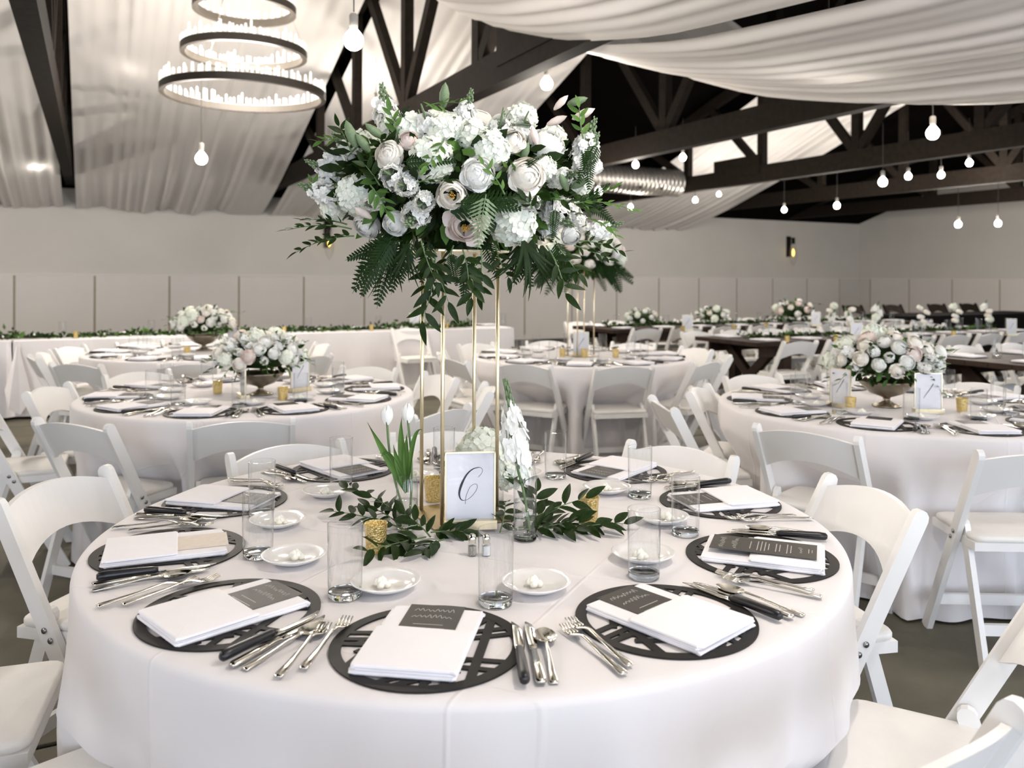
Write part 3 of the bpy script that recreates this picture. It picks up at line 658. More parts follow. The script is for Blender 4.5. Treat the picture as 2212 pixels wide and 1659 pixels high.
# ------------------------------------------------------------------ botany: shared meshes
def rose_me(nm, mt, seed, opn=1.0, stam=False):    # cabbage of wrapped petals inside a few open outer ones
    rnd = random.Random(seed); m = MB()
    for i, (n, ph) in enumerate(((3,9),(3,21),(4,34),(4,48),(5,62),(5,76))):
        if stam and i < 2: continue
        Ri = .60 + .062*i
        for k in range(n):
            a0 = 2*PI*k/n + i*.9 + rnd.uniform(-.2,.2); hs = PI/n*1.5; pj = rnd.uniform(-4,4); rj = rnd.uniform(.98,1.04); ph1 = rnd.uniform(0,6)
            def fn(u, v):
                uu = 2*u-1; lim = R(ph + pj + 10*uu*uu + 3*sin(3*uu+ph1)); psi = R(118) + (lim-R(118))*v; a = a0+uu*hs*(1-.2*(1-v))
                Rr = Ri*rj + .05*sstep(.7,1,v)*(1+.5*uu*uu) + .025*uu*(1 if k % 2 else -1)
                return (Rr*sin(psi)*cos(a), Rr*sin(psi)*sin(a), .92*Rr*cos(psi))
            m.grid(fn, 6, 7)
    if not stam: m.lathe([(.0,.60),(.10,.585),(.22,.52),(.32,.42)], 10)
    for k in range(5):
        a0 = 2*PI*k/5 + rnd.uniform(-.3,.3); L = rnd.uniform(.92,1.12)*opn; zt = rnd.uniform(.10,.34); hs = .78
        def fn(u, v):
            uu = 2*u-1; vv = v*(1-.22*abs(uu)**1.6); a = a0+uu*hs*(1-.30*v); r = .25+(L-.25)*vv; z = -.42 + (zt+.42)*sin(PI/2*min(1,vv*1.15)) - .10*opn*sstep(.75,1,vv)
            return (r*cos(a), r*sin(a), z)
        m.grid(fn, 6, 6)
    if stam:
        m.mi = 1
        for k in range(40):
            a = rnd.uniform(0,6.28); r = rnd.uniform(0,.24); m.tube([(r*.5*cos(a), r*.5*sin(a), .2), (r*cos(a), r*sin(a), .56+rnd.uniform(-.06,.06))], [.012,.022], 4)
    return m.mesh(nm, [mt, M_stamen], True)
ROSES = [rose_me('rose', M_petal, 1), rose_me('rose', M_petal, 2, .7), rose_me('rose', M_petalc, 3), rose_me('rose', M_petalb, 4, 1.2, True), rose_me('rose', M_petalc, 5, .9, True), rose_me('rose', M_petalb, 6)]
def floret(m, p, n, s, np_, rnd, cup=.25):
    n = n.normalized(); t = n.orthogonal().normalized(); b = n.cross(t); r0 = rnd.uniform(0,6.28)
    for k in range(np_):
        a = r0 + 2*PI*k/np_; d = t*cos(a)+b*sin(a); e = n.cross(d); j = rnd.uniform(.85,1.15)*s
        m.add([p, p+d*j*.55+e*j*.50+n*cup*j*.5, p+d*j*1.0+e*j*.20+n*cup*j*rnd.uniform(.4,1.2), p+d*j*1.0-e*j*.20+n*cup*j*rnd.uniform(.4,1.2), p+d*j*.55-e*j*.50+n*cup*j*.5], [(0,4,3,2,1)])
def hyd_me(seed, nfl=85):
    rnd = random.Random(seed); m = MB()
    for k in range(nfl):
        z = 1-1.55*(k+.5)/nfl; r = math.sqrt(max(0,1-z*z)); a = k*2.39996; q = rnd.uniform(.90,1.06)
        n = Vector((r*cos(a), r*sin(a), z)); m.mi = 0
        floret(m, n*q*Vector((1,1,1)).x, (n+Vector((rnd.uniform(-.3,.3),rnd.uniform(-.3,.3),rnd.uniform(-.3,.3)))), rnd.uniform(.27,.34), 4, rnd, .2)
    m.mi = 1; m.lathe([(.0,-.7),(.25,-.6),(.72,-.35),(.86,.1),(.7,.55),(.35,.82),(.0,.9)], 14)
    return m.mesh('hydrangea_head', [M_hyd, M_hyd], False)
HYDS = [hyd_me(1), hyd_me(2)]
def stock_me(seed, tip=True, nf=24, fs=.44):   # spike of separate ruffled florets, buds on top
    rnd = random.Random(seed); m = MB()
    for k in range(nf):
        z = -1.0 + 2.0*(k/nf); a = k*2.4; rr = .80 - .35*max(0,z); n = Vector((cos(a), sin(a), .25+.35*z)) + Vector((rnd.uniform(-.35,.35), rnd.uniform(-.35,.35), rnd.uniform(-.3,.3)))
        m.mi = 0; p = Vector((rr*cos(a)*rnd.uniform(.75,1.05), rr*sin(a)*rnd.uniform(.75,1.05), z + rnd.uniform(-.08,.08))); n.normalize()
        f = fs*rnd.uniform(.85,1.15)*(1-.25*max(0,z)); floret(m, p, n, f, 5, rnd, .15); floret(m, p+n*.06, n, f*.62, 5, rnd, .55)
        m.mi = 1; m.tube([(0,0,z-.25), p], [.035,.03], 4); q = p+n*.10; m.add([q+Vector((.035,0,0)), q+Vector((0,.035,.01)), q+Vector((-.035,0,0)), q+Vector((0,-.035,-.01))], [(0,1,2,3)])
    m.mi = 1; m.tube([(0,0,-1.6),(0,0,1.2),(.08,0,2.0)], [.09,.09,.05], 6)
    if tip:
        for k in range(16):
            z = 1.0+1.1*k/16; a = k*2.4; r = .30*(1-(z-1)/1.6); c = Vector((r*cos(a)+.05, r*sin(a), z)); m.tube([(0.03,0,z-.1), c], .03, 4); q = .12*(1.2-(z-1)/2)
            m.lathe([(.0,z-q),(q*.8,z-q*.3),(q*.8,z+q*.6),(.0,z+q*1.5)], 6, c.x, c.y)
    return m.mesh('stock_spike', [M_petal, M_sage], False)
STK = [stock_me(1), stock_me(2), stock_me(3, False, 30, .46), stock_me(4, True, 15, .66)]
def leaf_me(mt, wd=.36, fold=.10, droop=.18):
    m = MB()
    def fn(u, v):
        uu = 2*u-1; w = wd*.5*(sin(PI*v**.8)**.85 if 0 < v < 1 else 0.0); return (uu*w, v, fold*abs(uu)*w*2 - droop*v*v)
    m.grid(fn, 4, 7); return m.mesh('leaf', mt, True)
LEAF = [leaf_me(M_leaf), leaf_me(M_leaf2), leaf_me(M_leaf, .30, .06, .3), leaf_me(M_sage, .4)]
def fern_me(mt, n=17, wide=.30, droop=.35, seed=0):
    rnd = random.Random(seed); m = MB(); P = [(0, v, -droop*v*v) for v in [i/10 for i in range(11)]]
    m.tube(P, [.012-.009*i/10 for i in range(11)], 5)
    for k in range(n):
        v = .08+.9*k/n; L = wide*(1-v)**.75*(.55+.45*min(1, v*5)) + .02
        for s in (-1, 1):
            p = Vector((0, v, -droop*v*v)); d = Vector((s*1.0, .55, -.25)).normalized(); e = Vector((-s*.3, 1, 0)).normalized(); w = .032
            tip = p + d*L + Vector((0,0,-.05*L))
            vs = [p]; nn = 5
            up = []; lo = []
            for q in range(1, nn):
                f = q/nn; c = p + (tip-p)*f; ww = w*(1-f*.75); up.append(c + e*ww*(1.25 if q % 2 else .75)); lo.append(c - e*ww*(1.25 if q % 2 else .75))
            vs = [p] + up + [tip] + lo[::-1]; m.add(vs, [tuple(range(len(vs)))])
    return m.mesh('fern_frond', mt, False)
FERN = [fern_me(M_fern), fern_me(M_fern, 14, .36, .55, 3), fern_me(M_sage, 12, .40, .3, 5)]
def strap_me(seed):
    rnd = random.Random(seed); m = MB()
    for k in range(9):
        a = rnd.uniform(-.5,.5); L = rnd.uniform(.6,1.0); b = rnd.uniform(.2,.7)
        def fn(u, v):
            w = .022*(1-v**2.2)+.002; x = sin(a)*L*v + b*.35*v*v*sin(a*3+1); y = cos(a)*L*v*(1-.25*v); z = -b*.5*v*v
            return (x+(2*u-1)*w, y, z - abs(2*u-1)*.006)
        m.grid(fn, 2, 9)
    return m.mesh('strap_leaves', M_leaf, True)
STRAP = [strap_me(1), strap_me(2)]
m = MB(); m.lathe([(.0,-.5),(.10,-.42),(.19,-.15),(.20,.1),(.12,.38),(.0,.55)], 9); lily_g = m.mesh('lily_bud', M_sage, True)
m2 = MB(); m2.lathe([(.0,-.5),(.08,-.42),(.17,-.15),(.19,.15),(.11,.40),(.0,.58)], 9); lily_w = m2.mesh('lily_bud', M_petalb, True)
def quat_to(n, roll=0.0): return Vector(n).to_track_quat('Z', 'Y') @ Quaternion((0,0,1), roll)
def quat_y(d, up=(0,0,1)):             # local +Y along d, local +Z roughly up
    y = Vector(d).normalized(); z = Vector(up) - y*Vector(up).dot(y)
    if z.length < 1e-3: z = Vector((1,0,0)) - y*y.x
    z.normalize(); x = y.cross(z); return Matrix((x, y, z)).transposed().to_quaternion()
def sprig(parent, p0, d, L, nleaf, ls, lf, rnd, droop=.3, name='leaf_sprig', up=(0,0,1), stemmat=None, bend=None):
    """stem with its leaves as sub-parts; p0 and d in the parent's space"""
    d = Vector(d).normalized(); q = quat_y(d, up)
    b = bend if bend is not None else rnd.uniform(-.25,.25)
    fn = lambda v: Vector((b*L*v*v, L*v, -droop*L*v*v))
    m = MB(); m.tube([fn(i/8) for i in range(9)], [.0022-.0014*i/8 for i in range(9)], 5)
    st = O(name, m.mesh('stem', stemmat or M_stem), parent, p0, quat=q)
    for k in range(nleaf):
        v = .15+.85*k/(nleaf-1) if nleaf > 1 else 1
        sd = -1 if k % 2 else 1; a = sd*rnd.uniform(.6,1.0) if k < nleaf-1 else 0.0
        qq = Quaternion((0,0,1), -a) @ Quaternion((1,0,0), rnd.uniform(-.35,.45)) @ Quaternion((0,1,0), rnd.uniform(-.6,.6))
        O('leaf', lf, st, fn(v), quat=qq, sc=ls*rnd.uniform(.8,1.15))
    return st

# ------------------------------------------------------------------ main tall centrepiece
SC = Vector((-.140, 2.225, 0))
t = thing('flower_stand', 'tall slim gold four-rod flower stand on the front table', 'stand', (SC.x, SC.y, ZT), R(26))
SH = .70
m = MB(); m.pad(rrect(.215,.215,.003), 0, .006, .0015); O('base_plate', m.mesh('base_plate', M_goldp), t)
m = MB(); m.tube([(0,0,.006),(0,0,SH)], .0052, 12); rodm = m.mesh('rod', M_gold, True)
for sx in (-1,1):
    for sy in (-1,1): O('rod', rodm, t, (sx*.077, sy*.077, 0))
m = MB(); m.pad(rrect(.20,.20,.003), SH, SH+.008, .002); O('top_plate', m.mesh('top_plate', M_gold), t)
m = MB(); m.lathe([(.0,SH+.008),(.085,SH+.008),(.09,SH+.06),(.0,SH+.075)], 20); O('foam_tray', m.mesh('foam_tray', M_leaf), t)

def add_flower(arr, kind, p, n, r, rnd):
    if kind[0] == 'R': O('rose', ROSES[int(kind[1])], arr, p, quat=quat_to(n, rnd.uniform(0,6)), sc=r)
    elif kind[0] == 'H': O('hydrangea_head', HYDS[rnd.randint(0,1)], arr, p, quat=quat_to(n, rnd.uniform(0,6)), sc=r)
    elif kind[0] == 'S': O('stock_spike', STK[int(kind[1])], arr, p, quat=quat_to(n, rnd.uniform(0,6)), sc=r)
    elif kind[0] == 'L': O('lily_bud', lily_g if kind[1] == 'g' else lily_w, arr, p, quat=quat_to(n), sc=r)
    elif kind[0] == 'F': O('fern_frond', FERN[int(kind[1])], arr, p, quat=quat_y(n, (0,-1,.35)), sc=r)
    elif kind[0] == 'T': O('strap_leaves', STRAP[int(kind[1])], arr, p, quat=quat_y(n, (0,-1,.35)), sc=r)
def foliage_core(arr, a, b, c, n, rnd, ls=.05, lo=-.9, hi=.95):
    m = MB()
    for k in range(n):
        z = rnd.uniform(lo, hi); th = rnd.uniform(0,6.28); r = math.sqrt(1-z*z); q = rnd.uniform(.62,.92)
        nrm = Vector((r*cos(th), r*sin(th), z)); p = Vector((nrm.x*a, nrm.y*c, nrm.z*b))*q
        d = (nrm + Vector((rnd.uniform(-.9,.9), rnd.uniform(-.9,.9), rnd.uniform(-.9,.6)))).normalized(); s = nrm.cross(d)
        if s.length < .1: continue
        s.normalize(); L = ls*rnd.uniform(.7,1.3); w = L*.22; m.mi = 0 if rnd.random() < .7 else 1
        m.add([p, p+d*L*.35+s*w, p+d*L*.7+s*w*.8, p+d*L, p+d*L*.7-s*w*.8, p+d*L*.35-s*w], [(0,1,2,3,4,5)])
    m.mi = 0; m.lathe([(.0,-b*.55)]+[(a*.68*cos(q), b*.62*sin(q)) for q in (-.8,-.4,0,.4,.8,1.2)]+[(.0,b*.62)], 16)
    o = O('foliage', m.mesh('foliage', [M_leaf, M_leaf2], False), arr); o['kind'] = 'stuff'; return o
rnd = random.Random(42)
AC = pd(990, 385, 2.225); AC = Vector((AC.x, AC.y, AC.z)); AA, AB, ACD = .355, .205, .30
arr = thing('tall_floral_arrangement', 'huge white rose and hydrangea arrangement with greenery on the gold stand', 'flowers', AC)
foliage_core(arr, AA, AB, ACD, 950, rnd, .055, -.95, .45)
def front_pt(px, py, push=1.0):
    vx, vz = ray(px, py); p = pd(px, py, 2.225) - AC; q = 1 - (p.x/AA)**2 - (p.z/AB)**2
    dy = -ACD*math.sqrt(q) if q > 0.03 else -ACD*.17
    Y = 2.225 + dy*push; P = pd(px, py, Y) - AC; n = Vector((P.x/AA**2, P.y/ACD**2, P.z/AB**2)).normalized(); return P, n
FRONT = [('R0',1032,376,40),('R2',1140,380,44),('R1',1186,300,44),('R4',976,422,37),('R3',1006,490,42),('R2',838,332,34),('R0',787,492,32),('R0',852,486,30),
 ('R1',1287,348,26),('R0',1238,512,25),('R5',880,300,24),('R2',1110,300,30),
 ('H',1110,488,50),('H',930,338,46),('H',757,425,42),('H',882,272,38),('H',712,455,28),('H',1060,315,42),('H',965,272,40),('H',1025,285,34),('H',850,265,32),
 ('S0',892,470,34),('S2',912,440,26),('S0',1212,470,32),('S2',1240,455,24),('S2',845,378,34),('S2',872,400,28),('S0',692,360,24),('S2',715,335,24),('S0',1222,380,26),('S2',1080,272,34),('S2',920,262,32),('S0',742,312,24),('S2',800,440,20),('S2',1190,500,24),('S2',1155,440,20),('S2',1130,270,26),
 ('S2',690,400,26),('H',1180,360,26),('S2',1270,300,22),('S2',1255,480,22)]
for kd, px, py, rp in FRONT:
    P, n = front_pt(px, py, 1.0 if kd[0] == 'H' else 1.06)
    n2 = (n + Vector((0,-.75,.12))).normalized() if kd[0] in 'RH' else (n + Vector((0,-.5,.25))).normalized()
    if kd == 'R1': n2 = (n + Vector((.1,-.35,.9))).normalized()
    r = rp/ (F/(2.225+P.y)); P2 = P - n2*r*(.35 if kd[0] == 'R' else .55)
    add_flower(arr, kd, P2, n2, r, rnd)
for k in range(46):                    # the sides, top and back
    th = rnd.uniform(.15, PI-.15); z = rnd.uniform(-.15, .95); r = math.sqrt(1-z*z); n = Vector((r*cos(th)*1.0, r*sin(th), z)); P = Vector((n.x*AA, n.y*ACD, n.z*AB))
    kd = rnd.choice(['R0','R2','H','H','S2','S0','R1']); add_flower(arr, kd, P*.93, n, rnd.uniform(.035,.05) if kd[0] != 'S' else .032, rnd)
# spikes and buds that break the outline
def px_vec(px, py, Y): return pd(px, py, Y) - AC
for kd, a, b, rr in [('S0',(838,262),(826,195),.017),('S0',(1002,262),(1016,205),.016),('S0',(1078,300),(1086,250),.015),('S0',(1262,330),(1282,268),.017),('S0',(712,420),(655,402),.016),('S0',(1290,500),(1336,485),.015),('S0',(1262,360),(1288,300),.014)]:
    A = px_vec(*a, 2.12); B = px_vec(*b, 2.10); d = B-A; L = d.length; add_flower(arr, kd, A + d*.25, d, L/2.1, rnd)
for kd, a, b in [('Lg',(958,235),(962,180)),('Lg',(1225,225),(1268,212)),('Lw',(1235,258),(1282,236)),('Lw',(1180,270),(1222,252)),('Lw',(1196,238),(1225,208)),('Lg',(770,320),(748,262)),('Lg',(800,330),(770,290)),('Lg',(828,300),(790,268)),('Lg',(995,330),(990,290)),('Lg',(1015,340),(1022,300)),('Lg',(1235,405),(1268,388)),('Lg',(1225,410),(1212,380)),('Lg',(1128,345),(1140,312)),('Lw',(800,470),(772,452)),('Lw',(1160,315),(1150,275))]:
    Y = 2.02 if a[1] > 280 else 2.12; A = px_vec(*a, Y); B = px_vec(*b, Y-.02); d = B-A; add_flower(arr, kd, A + d*.5, d, max(.05, d.length), rnd)
for kd, a, b, Y in [('F0',(960,455),(1125,405),1.93),('F0',(985,440),(1120,432),1.91),('F2',(1050,420),(1030,530),1.90),('F0',(870,350),(975,332),1.93),('F0',(1270,320),(1275,400),1.98),('F0',(1290,310),(1250,385),1.97),
     ('F1',(850,510),(745,610),2.05),('F1',(860,520),(760,580),2.0),('F1',(855,530),(800,650),2.06),('F0',(870,520),(745,545),2.08),('F1',(880,520),(835,620),2.08),('F0',(845,520),(770,630),1.98),('F1',(890,520),(860,600),2.0),
     ('F0',(1010,560),(1000,650),2.08),('F0',(975,545),(985,610),2.0),('F0',(1200,450),(1195,510),1.94),('F0',(840,290),(872,228),2.05),('F0',(1130,360),(1170,330),1.95),('F0',(1150,270),(1110,262),2.0),('F0',(1200,520),(1235,600),2.05),('F1',(1160,520),(1110,600),2.03),
     ('F1',(930,520),(905,600),2.1),('F1',(1050,520),(1075,590),2.1),('F1',(1120,520),(1150,610),2.12),('F0',(1270,430),(1310,395),2.0),('F0',(1250,420),(1330,470),2.05)]:
    A = px_vec(*a, Y); B = px_vec(*b, Y-.03); d = B-A; add_flower(arr, kd, A, d, d.length*1.02, rnd)
for a, b, Y, k in [((1130,520),(1180,665),1.98,0),((1150,520),(1125,660),2.0,1),((1170,530),(1195,650),2.02,0),((840,540),(870,650),2.05,1),((880,530),(850,640),2.0,0),((1120,530),(1100,620),2.08,1),((1190,540),(1160,640),2.1,1)]:
    A = px_vec(*a, Y); B = px_vec(*b, Y-.03); d = B-A; add_flower(arr, 'T%d' % k, A, d, d.length*1.1, rnd)
SPR = [((760,495),(628,478),2.05,11,.032,0),((755,505),(640,540),2.05,10,.032,0),((750,485),(655,468),2.12,9,.028,0),((765,510),(690,520),2.0,8,.03,0),
 ((1240,440),(1357,432),2.05,10,.03,1),((1250,440),(1325,405),2.05,8,.026,1),((1250,520),(1345,535),2.05,10,.030,0),((1240,530),(1310,560),2.03,8,.03,0),((1270,470),(1330,500),2.0,8,.028,1),
 ((940,540),(945,690),2.0,9,.052,2),((925,540),(970,650),1.98,8,.05,2),((935,550),(905,640),2.02,7,.045,2),((1030,560),(1010,640),1.97,8,.045,0),((1040,540),(1045,630),2.0,7,.045,0),((1000,540),(1020,600),1.95,7,.045,0),
 ((910,520),(930,610),1.96,8,.042,0),((980,530),(955,600),2.05,7,.042,2),((1070,530),(1085,600),2.06,7,.04,0),((1180,530),(1240,620),1.99,7,.05,2),((1210,540),(1250,590),2.0,6,.045,0),
 ((800,400),(840,450),1.96,7,.036,1),((860,300),(850,240),2.02,7,.034,1),((960,300),(930,360),1.93,8,.032,1),((1000,270),(945,225),2.05,8,.032,1),((1090,420),(1060,350),1.92,6,.03,1),((760,330),(735,272),2.06,8,.036,0),((740,300),(690,305),2.1,7,.032,1),
 ((1260,300),(1245,235),2.08,7,.035,1),((1200,430),(1270,445),1.94,8,.036,0),((1150,450),(1140,430),1.9,5,.034,0),((900,395),(965,380),1.91,8,.028,0),((820,400),(790,350),1.97,7,.034,0),((690,430),(672,395),2.15,6,.03,1),((920,230),(985,215),2.1,7,.03,1)]
for a, b, Y, nl, ls, li in SPR:
    A = px_vec(*a, Y); B = px_vec(*b, Y-.02); d = B-A; dr = .25 if abs(d.x) > abs(d.z) else .05
    sprig(arr, A, d + Vector((0,0,dr*.6*d.length)), d.length, nl, ls, LEAF[li], rnd, dr, 'leaf_sprig', (0,-1,.4) if abs(d.z) > abs(d.x) else (0,-.5,1))

# ------------------------------------------------------------------ small things on the front table
def ribbon_six(): 
    P = [(1812,690),(1850,650),(1862,605),(1830,575),(1750,592),(1680,650),(1625,745),(1592,840),(1588,900),(1608,948),(1650,963),(1720,930),(1785,855),(1802,795),(1775,770),(1720,800),(1680,880),(1662,950),(1660,1005)]
    return [((x-1718)/5.53/857*1.0, -(y-795)/5.53/857) for x, y in P]
def sign(loc, rz, label, kind, gold=True):
    t = thing('table_number_sign', label, 'sign', loc, rz, 'table number signs')
    h = .165; w = .120
    m = MB(); m.box(-w/2-.006,w/2+.006,-.022,.022,0,.022); O('base_block', m.mesh('base_block', M_gold if gold else M_acryl), t)
    m = MB(); m.box(-w/2,w/2,-.001,.001,.022,.022+h); O('card', m.mesh('card', M_paper), t)
    m = MB()
    for x in (-w/2-.004, w/2): m.box(x,x+.004,-.003,.003,.018,.022+h+.004)
    m.box(-w/2-.004,w/2+.004,-.003,.003,.022+h,.022+h+.004); O('frame', m.mesh('frame', M_gold), t)
    m = MB(); m.box(-w/2,w/2,-.004,-.003,.022,.022+h); O('front_pane', m.mesh('front_pane', M_acryl), t)
    m = MB()
    if kind == 6:
        P = catmull([(x,y,0) for x, y in ribbon_six()], 6)
        m.stroke([(p.x,p.y) for p in P], .001, 0, lambda q: .0010 + .0052*max(0, 1-abs(q-.36)/.20))
    else: m.stroke([(-.022,-.033),(-.012,-.016),(0,.0),(.012,.018),(.023,.036)], .003, 0, lambda q: .0022+.002*q)
    O('numeral', m.mesh('numeral', M_ink), t, (0,-.0016,.022+h*.5), (PI/2,0,0))
    return t
sp = pt(1012, 1150, ZT+.006)
sign((sp.x+.002, 2.095, ZT+.0068), R(8), 'white number card lettered in black script, in gold frame before the gold rods', 6)
# bud vases
m = MB(); m.lathe([(.0255,.004),(.0275,.012),(.0275,.118),(.024,.132),(.0235,.140),(.0250,.146),(.0258,.146)], 28); bv_wall = m.mesh('vase_wall', M_glass, True)
m = MB(); m.lathe([(.0,.0),(.026,.0),(.0275,.003),(.0272,.009),(.0,.012)], 28); bv_base = m.mesh('vase_base', M_gbase, True)
m = MB(); m.lathe([(.0,.0125),(.0265,.0125),(.0265,.075),(.0,.075)], 28); bv_wat = m.mesh('water', M_glass, True)
def vase(p, label, h=1.0, r=1.0):
    t = thing('bud_vase', label, 'vase', p, 0, 'bud vases on the front table')
    O('vase_wall', bv_wall, t, sc=(r,r,h)); O('vase_base', bv_base, t, sc=(r,r,1)); O('water', bv_wat, t, sc=(r,r,h)); return t
v1 = pt(879, 1140, ZT); vase(v1, 'clear glass bud vase holding white tulips', .95, 1.0)
v2 = pt(1134, 1165, ZT); vase(v2, 'tall clear glass cylinder vase half full of water, with white stock', 1.28, 1.02)
v3 = Vector((-.045, 2.335, ZT)); vase(v3, 'clear glass vase behind the number card with hydrangea', .95, .9)
# tulips
def tulip(vp, tip_px, lab, bend):
    top = pd(tip_px[0], tip_px[1], vp.y); base = Vector((vp.x+random.uniform(-.012,.012), vp.y, ZT+.016))
    t = thing('tulip', lab, 'flower', base, 0, 'tulips in the bud vase'); d = top-base
    m = MB(); P = [Vector((d.x*v + bend*sin(PI*v), d.y*v, d.z*v)) for v in [i/10 for i in range(11)]]; m.tube(P, .003, 7); O('stem', m.mesh('stem', M_stem, True), t)
    m = MB()
    for i in range(6):
        a0 = i*PI/3; rr = .0175 if i % 2 else .0155
        def fn(u, v):
            a = a0+(2*u-1)*.62*(sin(PI*(.12+.80*v))); r = rr*sin(PI*min(1,.10+.80*v))**.7; return (r*cos(a), r*sin(a), .050*v)
        m.grid(fn, 4, 6)
    O('bloom', m.mesh('bloom', M_petal, True), t, d - Vector((0,0,.006)))
random.seed(5)
tulip(v1, (836,912), 'left white tulip in the bud vase', -.012); tulip(v1, (881,908), 'right white tulip in the bud vase', .008)
lt = thing('tulip_foliage', 'long arching green tulip leaves in the bud vase', 'leaves', (v1.x, v1.y, ZT+.09))
for (b, c, w) in [((794,912),(835,985),.020),((868,900),(862,960),.020),((823,990),(838,945),.014),((912,928),(890,915),.012),((880,935),(875,970),.016),((850,960),(858,1000),.018)]:
    B = pd(*b, v1.y-.01) - Vector((v1.x,v1.y,ZT+.09)); Cc = pd(*c, v1.y-.02) - Vector((v1.x,v1.y,ZT+.09)); A = Vector((0,0,0))
    m = MB()
    def fn(u, v):
        p = A*(1-v)**2 + Cc*2*v*(1-v) + B*v*v; t_ = (Cc-A)*(1-v)+(B-Cc)*v; s = t_.cross(Vector((0,1,.2))).normalized(); ww = w*.5*(.35+.65*sin(PI*min(1,v*1.0+.08)))*(1-v**5); return p + s*(2*u-1)*ww + Vector((0,-.004*(2*u-1)**2,0))
    m.grid(fn, 4, 12); O('leaf', m.mesh('leaf', M_leaf2, True), lt)
# stock in the right vase
A = Vector((v2.x+.012, v2.y, ZT+.02)); B = pd(1112, 985, v2.y); Cp = pd(1088, 818, v2.y)
st = thing('stock_stem', 'single white stock stem leaning in the tall glass vase', 'flower', A)
m = MB(); m.tube([p-A for p in catmull([A, A.lerp(B,.5)+Vector((.004,0,0)), B, B.lerp(Cp,.5)+Vector((.004,0,0)), Cp], 6)], .0032, 7); O('stem', m.mesh('stem', M_stem, True), st)
dd = (Cp-B); O('stock_spike', STK[3], st, (B-A) + dd*.34 + Vector((.006,0,0)), quat=quat_to(dd, 1.0), sc=(.030, .030, dd.length/3.15))
for q in (-1, 1): O('leaf', LEAF[1], st, (B-A)*.62, quat=quat_y((q*.7, -.2, .6)), sc=.05)
# hydrangea behind the card
hy = thing('hydrangea_stem', 'creamy white hydrangea head behind the number card', 'flower', (v3.x, v3.y, ZT+.016))
for px, py, r in ((1042,978,.066),(1096,1010,.060)):
    p = pd(px, py, v3.y) - Vector((v3.x,v3.y,ZT+.016)); O('hydrangea_head', HYDS[0], hy, p, quat=quat_to((0,-.6,.8)), sc=r)
m = MB(); m.tube([(0,0,0),(.0,0,.08),(-.01,0,.16)], .003, 6); O('stem', m.mesh('stem', M_stem), hy)
for d, s in (((.5,-.5,-.6),.10),((.2,-.6,-.5),.09)): O('leaf', leaf_me(M_leaf, .7, .05, .1), hy, (.03,-.01,.12), quat=quat_y(d), sc=s)
# votives
m = MB(); m.lathe([(.0,.0),(.0205,.0),(.0225,.003),(.0265,.066),(.0272,.067),(.0258,.0665),(.0215,.008)], 28); vo_me = m.mesh('holder', M_votive, True)
m = MB(); m.lathe([(.0,.008),(.0205,.008),(.0225,.032),(.0,.032)], 20); vo_wax = m.mesh('candle', M_wax, True)
m = MB(); m.lathe([(.0,.032),(.003,.036),(.0035,.042),(.0,.052)], 8); vo_fl = m.mesh('flame', M_flame, True)
def votive(p, label, group, light=True):
    t = thing('votive_candle', label, 'candle', p, 0, group); O('holder', vo_me, t); O('candle', vo_wax, t); O('flame', vo_fl, t)
for px, py, lab in ((936,1082,'gold mercury-glass votive left of the number card'),(812,1192,'gold mercury-glass votive behind the front left tumbler'),(1272,1128,'gold mercury-glass votive among the right-hand leaves')):
    votive(pt(px, py, ZT), lab, 'votives on the front table')
# salt and pepper
def shaker(p, label, filler):
    t = thing('shaker', label, 'shaker', p, .3, 'salt and pepper')
    m = MB(); m.lathe([(.0,.0),(.0105,.0),(.0105,.026),(.008,.030),(.0,.030)], 8); O('glass_body', m.mesh('glass_body', M_glass), t)
    m = MB(); m.lathe([(.0,.002),(.0092,.002),(.0092,.022),(.0,.023)], 8); O('filling', m.mesh('filling', filler), t)
    m = MB(); m.lathe([(.0085,.029),(.009,.034),(.0095,.038),(.008,.045),(.004,.050),(.0,.051)], 12); O('cap', m.mesh('cap', M_steel, True), t)
shaker(pt(1020, 1200, ZT), 'small glass pepper shaker with steel cap by the front tumbler', M_pepper)
shaker(pt(1050, 1200, ZT), 'small glass salt shaker with steel cap by the front tumbler', M_salt)
# loose greenery round the stand
rnd = random.Random(9)
SPG = [((890,1150),(718,1098),10,.048,.10,'ruscus sprig reaching left past the tulip vase'),((885,1135),(775,1035),8,.046,.20,'ruscus sprig rising left behind the tulip vase'),
       ((920,1160),(800,1200),9,.048,.04,'ruscus sprig lying before the front left votive'),((930,1150),(1000,1150),9,.046,.06,'ruscus sprig bunched at the foot of the gold stand'),
       ((930,1160),(880,1105),6,.044,.16,'short ruscus sprig upright beside the tulip vase'),((1080,1150),(1105,1080),7,.048,.12,'ruscus sprig standing behind the cylinder vase'),
       ((1120,1140),(1345,1135),9,.052,.08,'ruscus sprig reaching right past the gold votive'),((1130,1130),(1262,1072),7,.052,.22,'ruscus sprig rising at right between vase and votive'),
       ((1120,1145),(1240,1150),7,.05,.03,'ruscus sprig lying flat right of the cylinder vase'),((1150,1120),(1160,1060),5,.05,.2,'short upright ruscus sprig right of the cylinder vase')]
SPG += [((900,1160),(850,1180),7,.05,.05,'short ruscus sprig in front of the tulip vase'),((960,1165),(905,1185),7,.05,.04,'ruscus sprig lying before the gold stand base'),((1110,1120),(1180,1130),6,.05,.1,'short ruscus sprig right behind the cylinder vase'),((860,1130),(800,1090),7,.05,.1,'ruscus sprig left of the tulip vase, second layer'),((1180,1140),(1290,1155),7,.05,.03,'ruscus sprig flat before the right gold votive')]
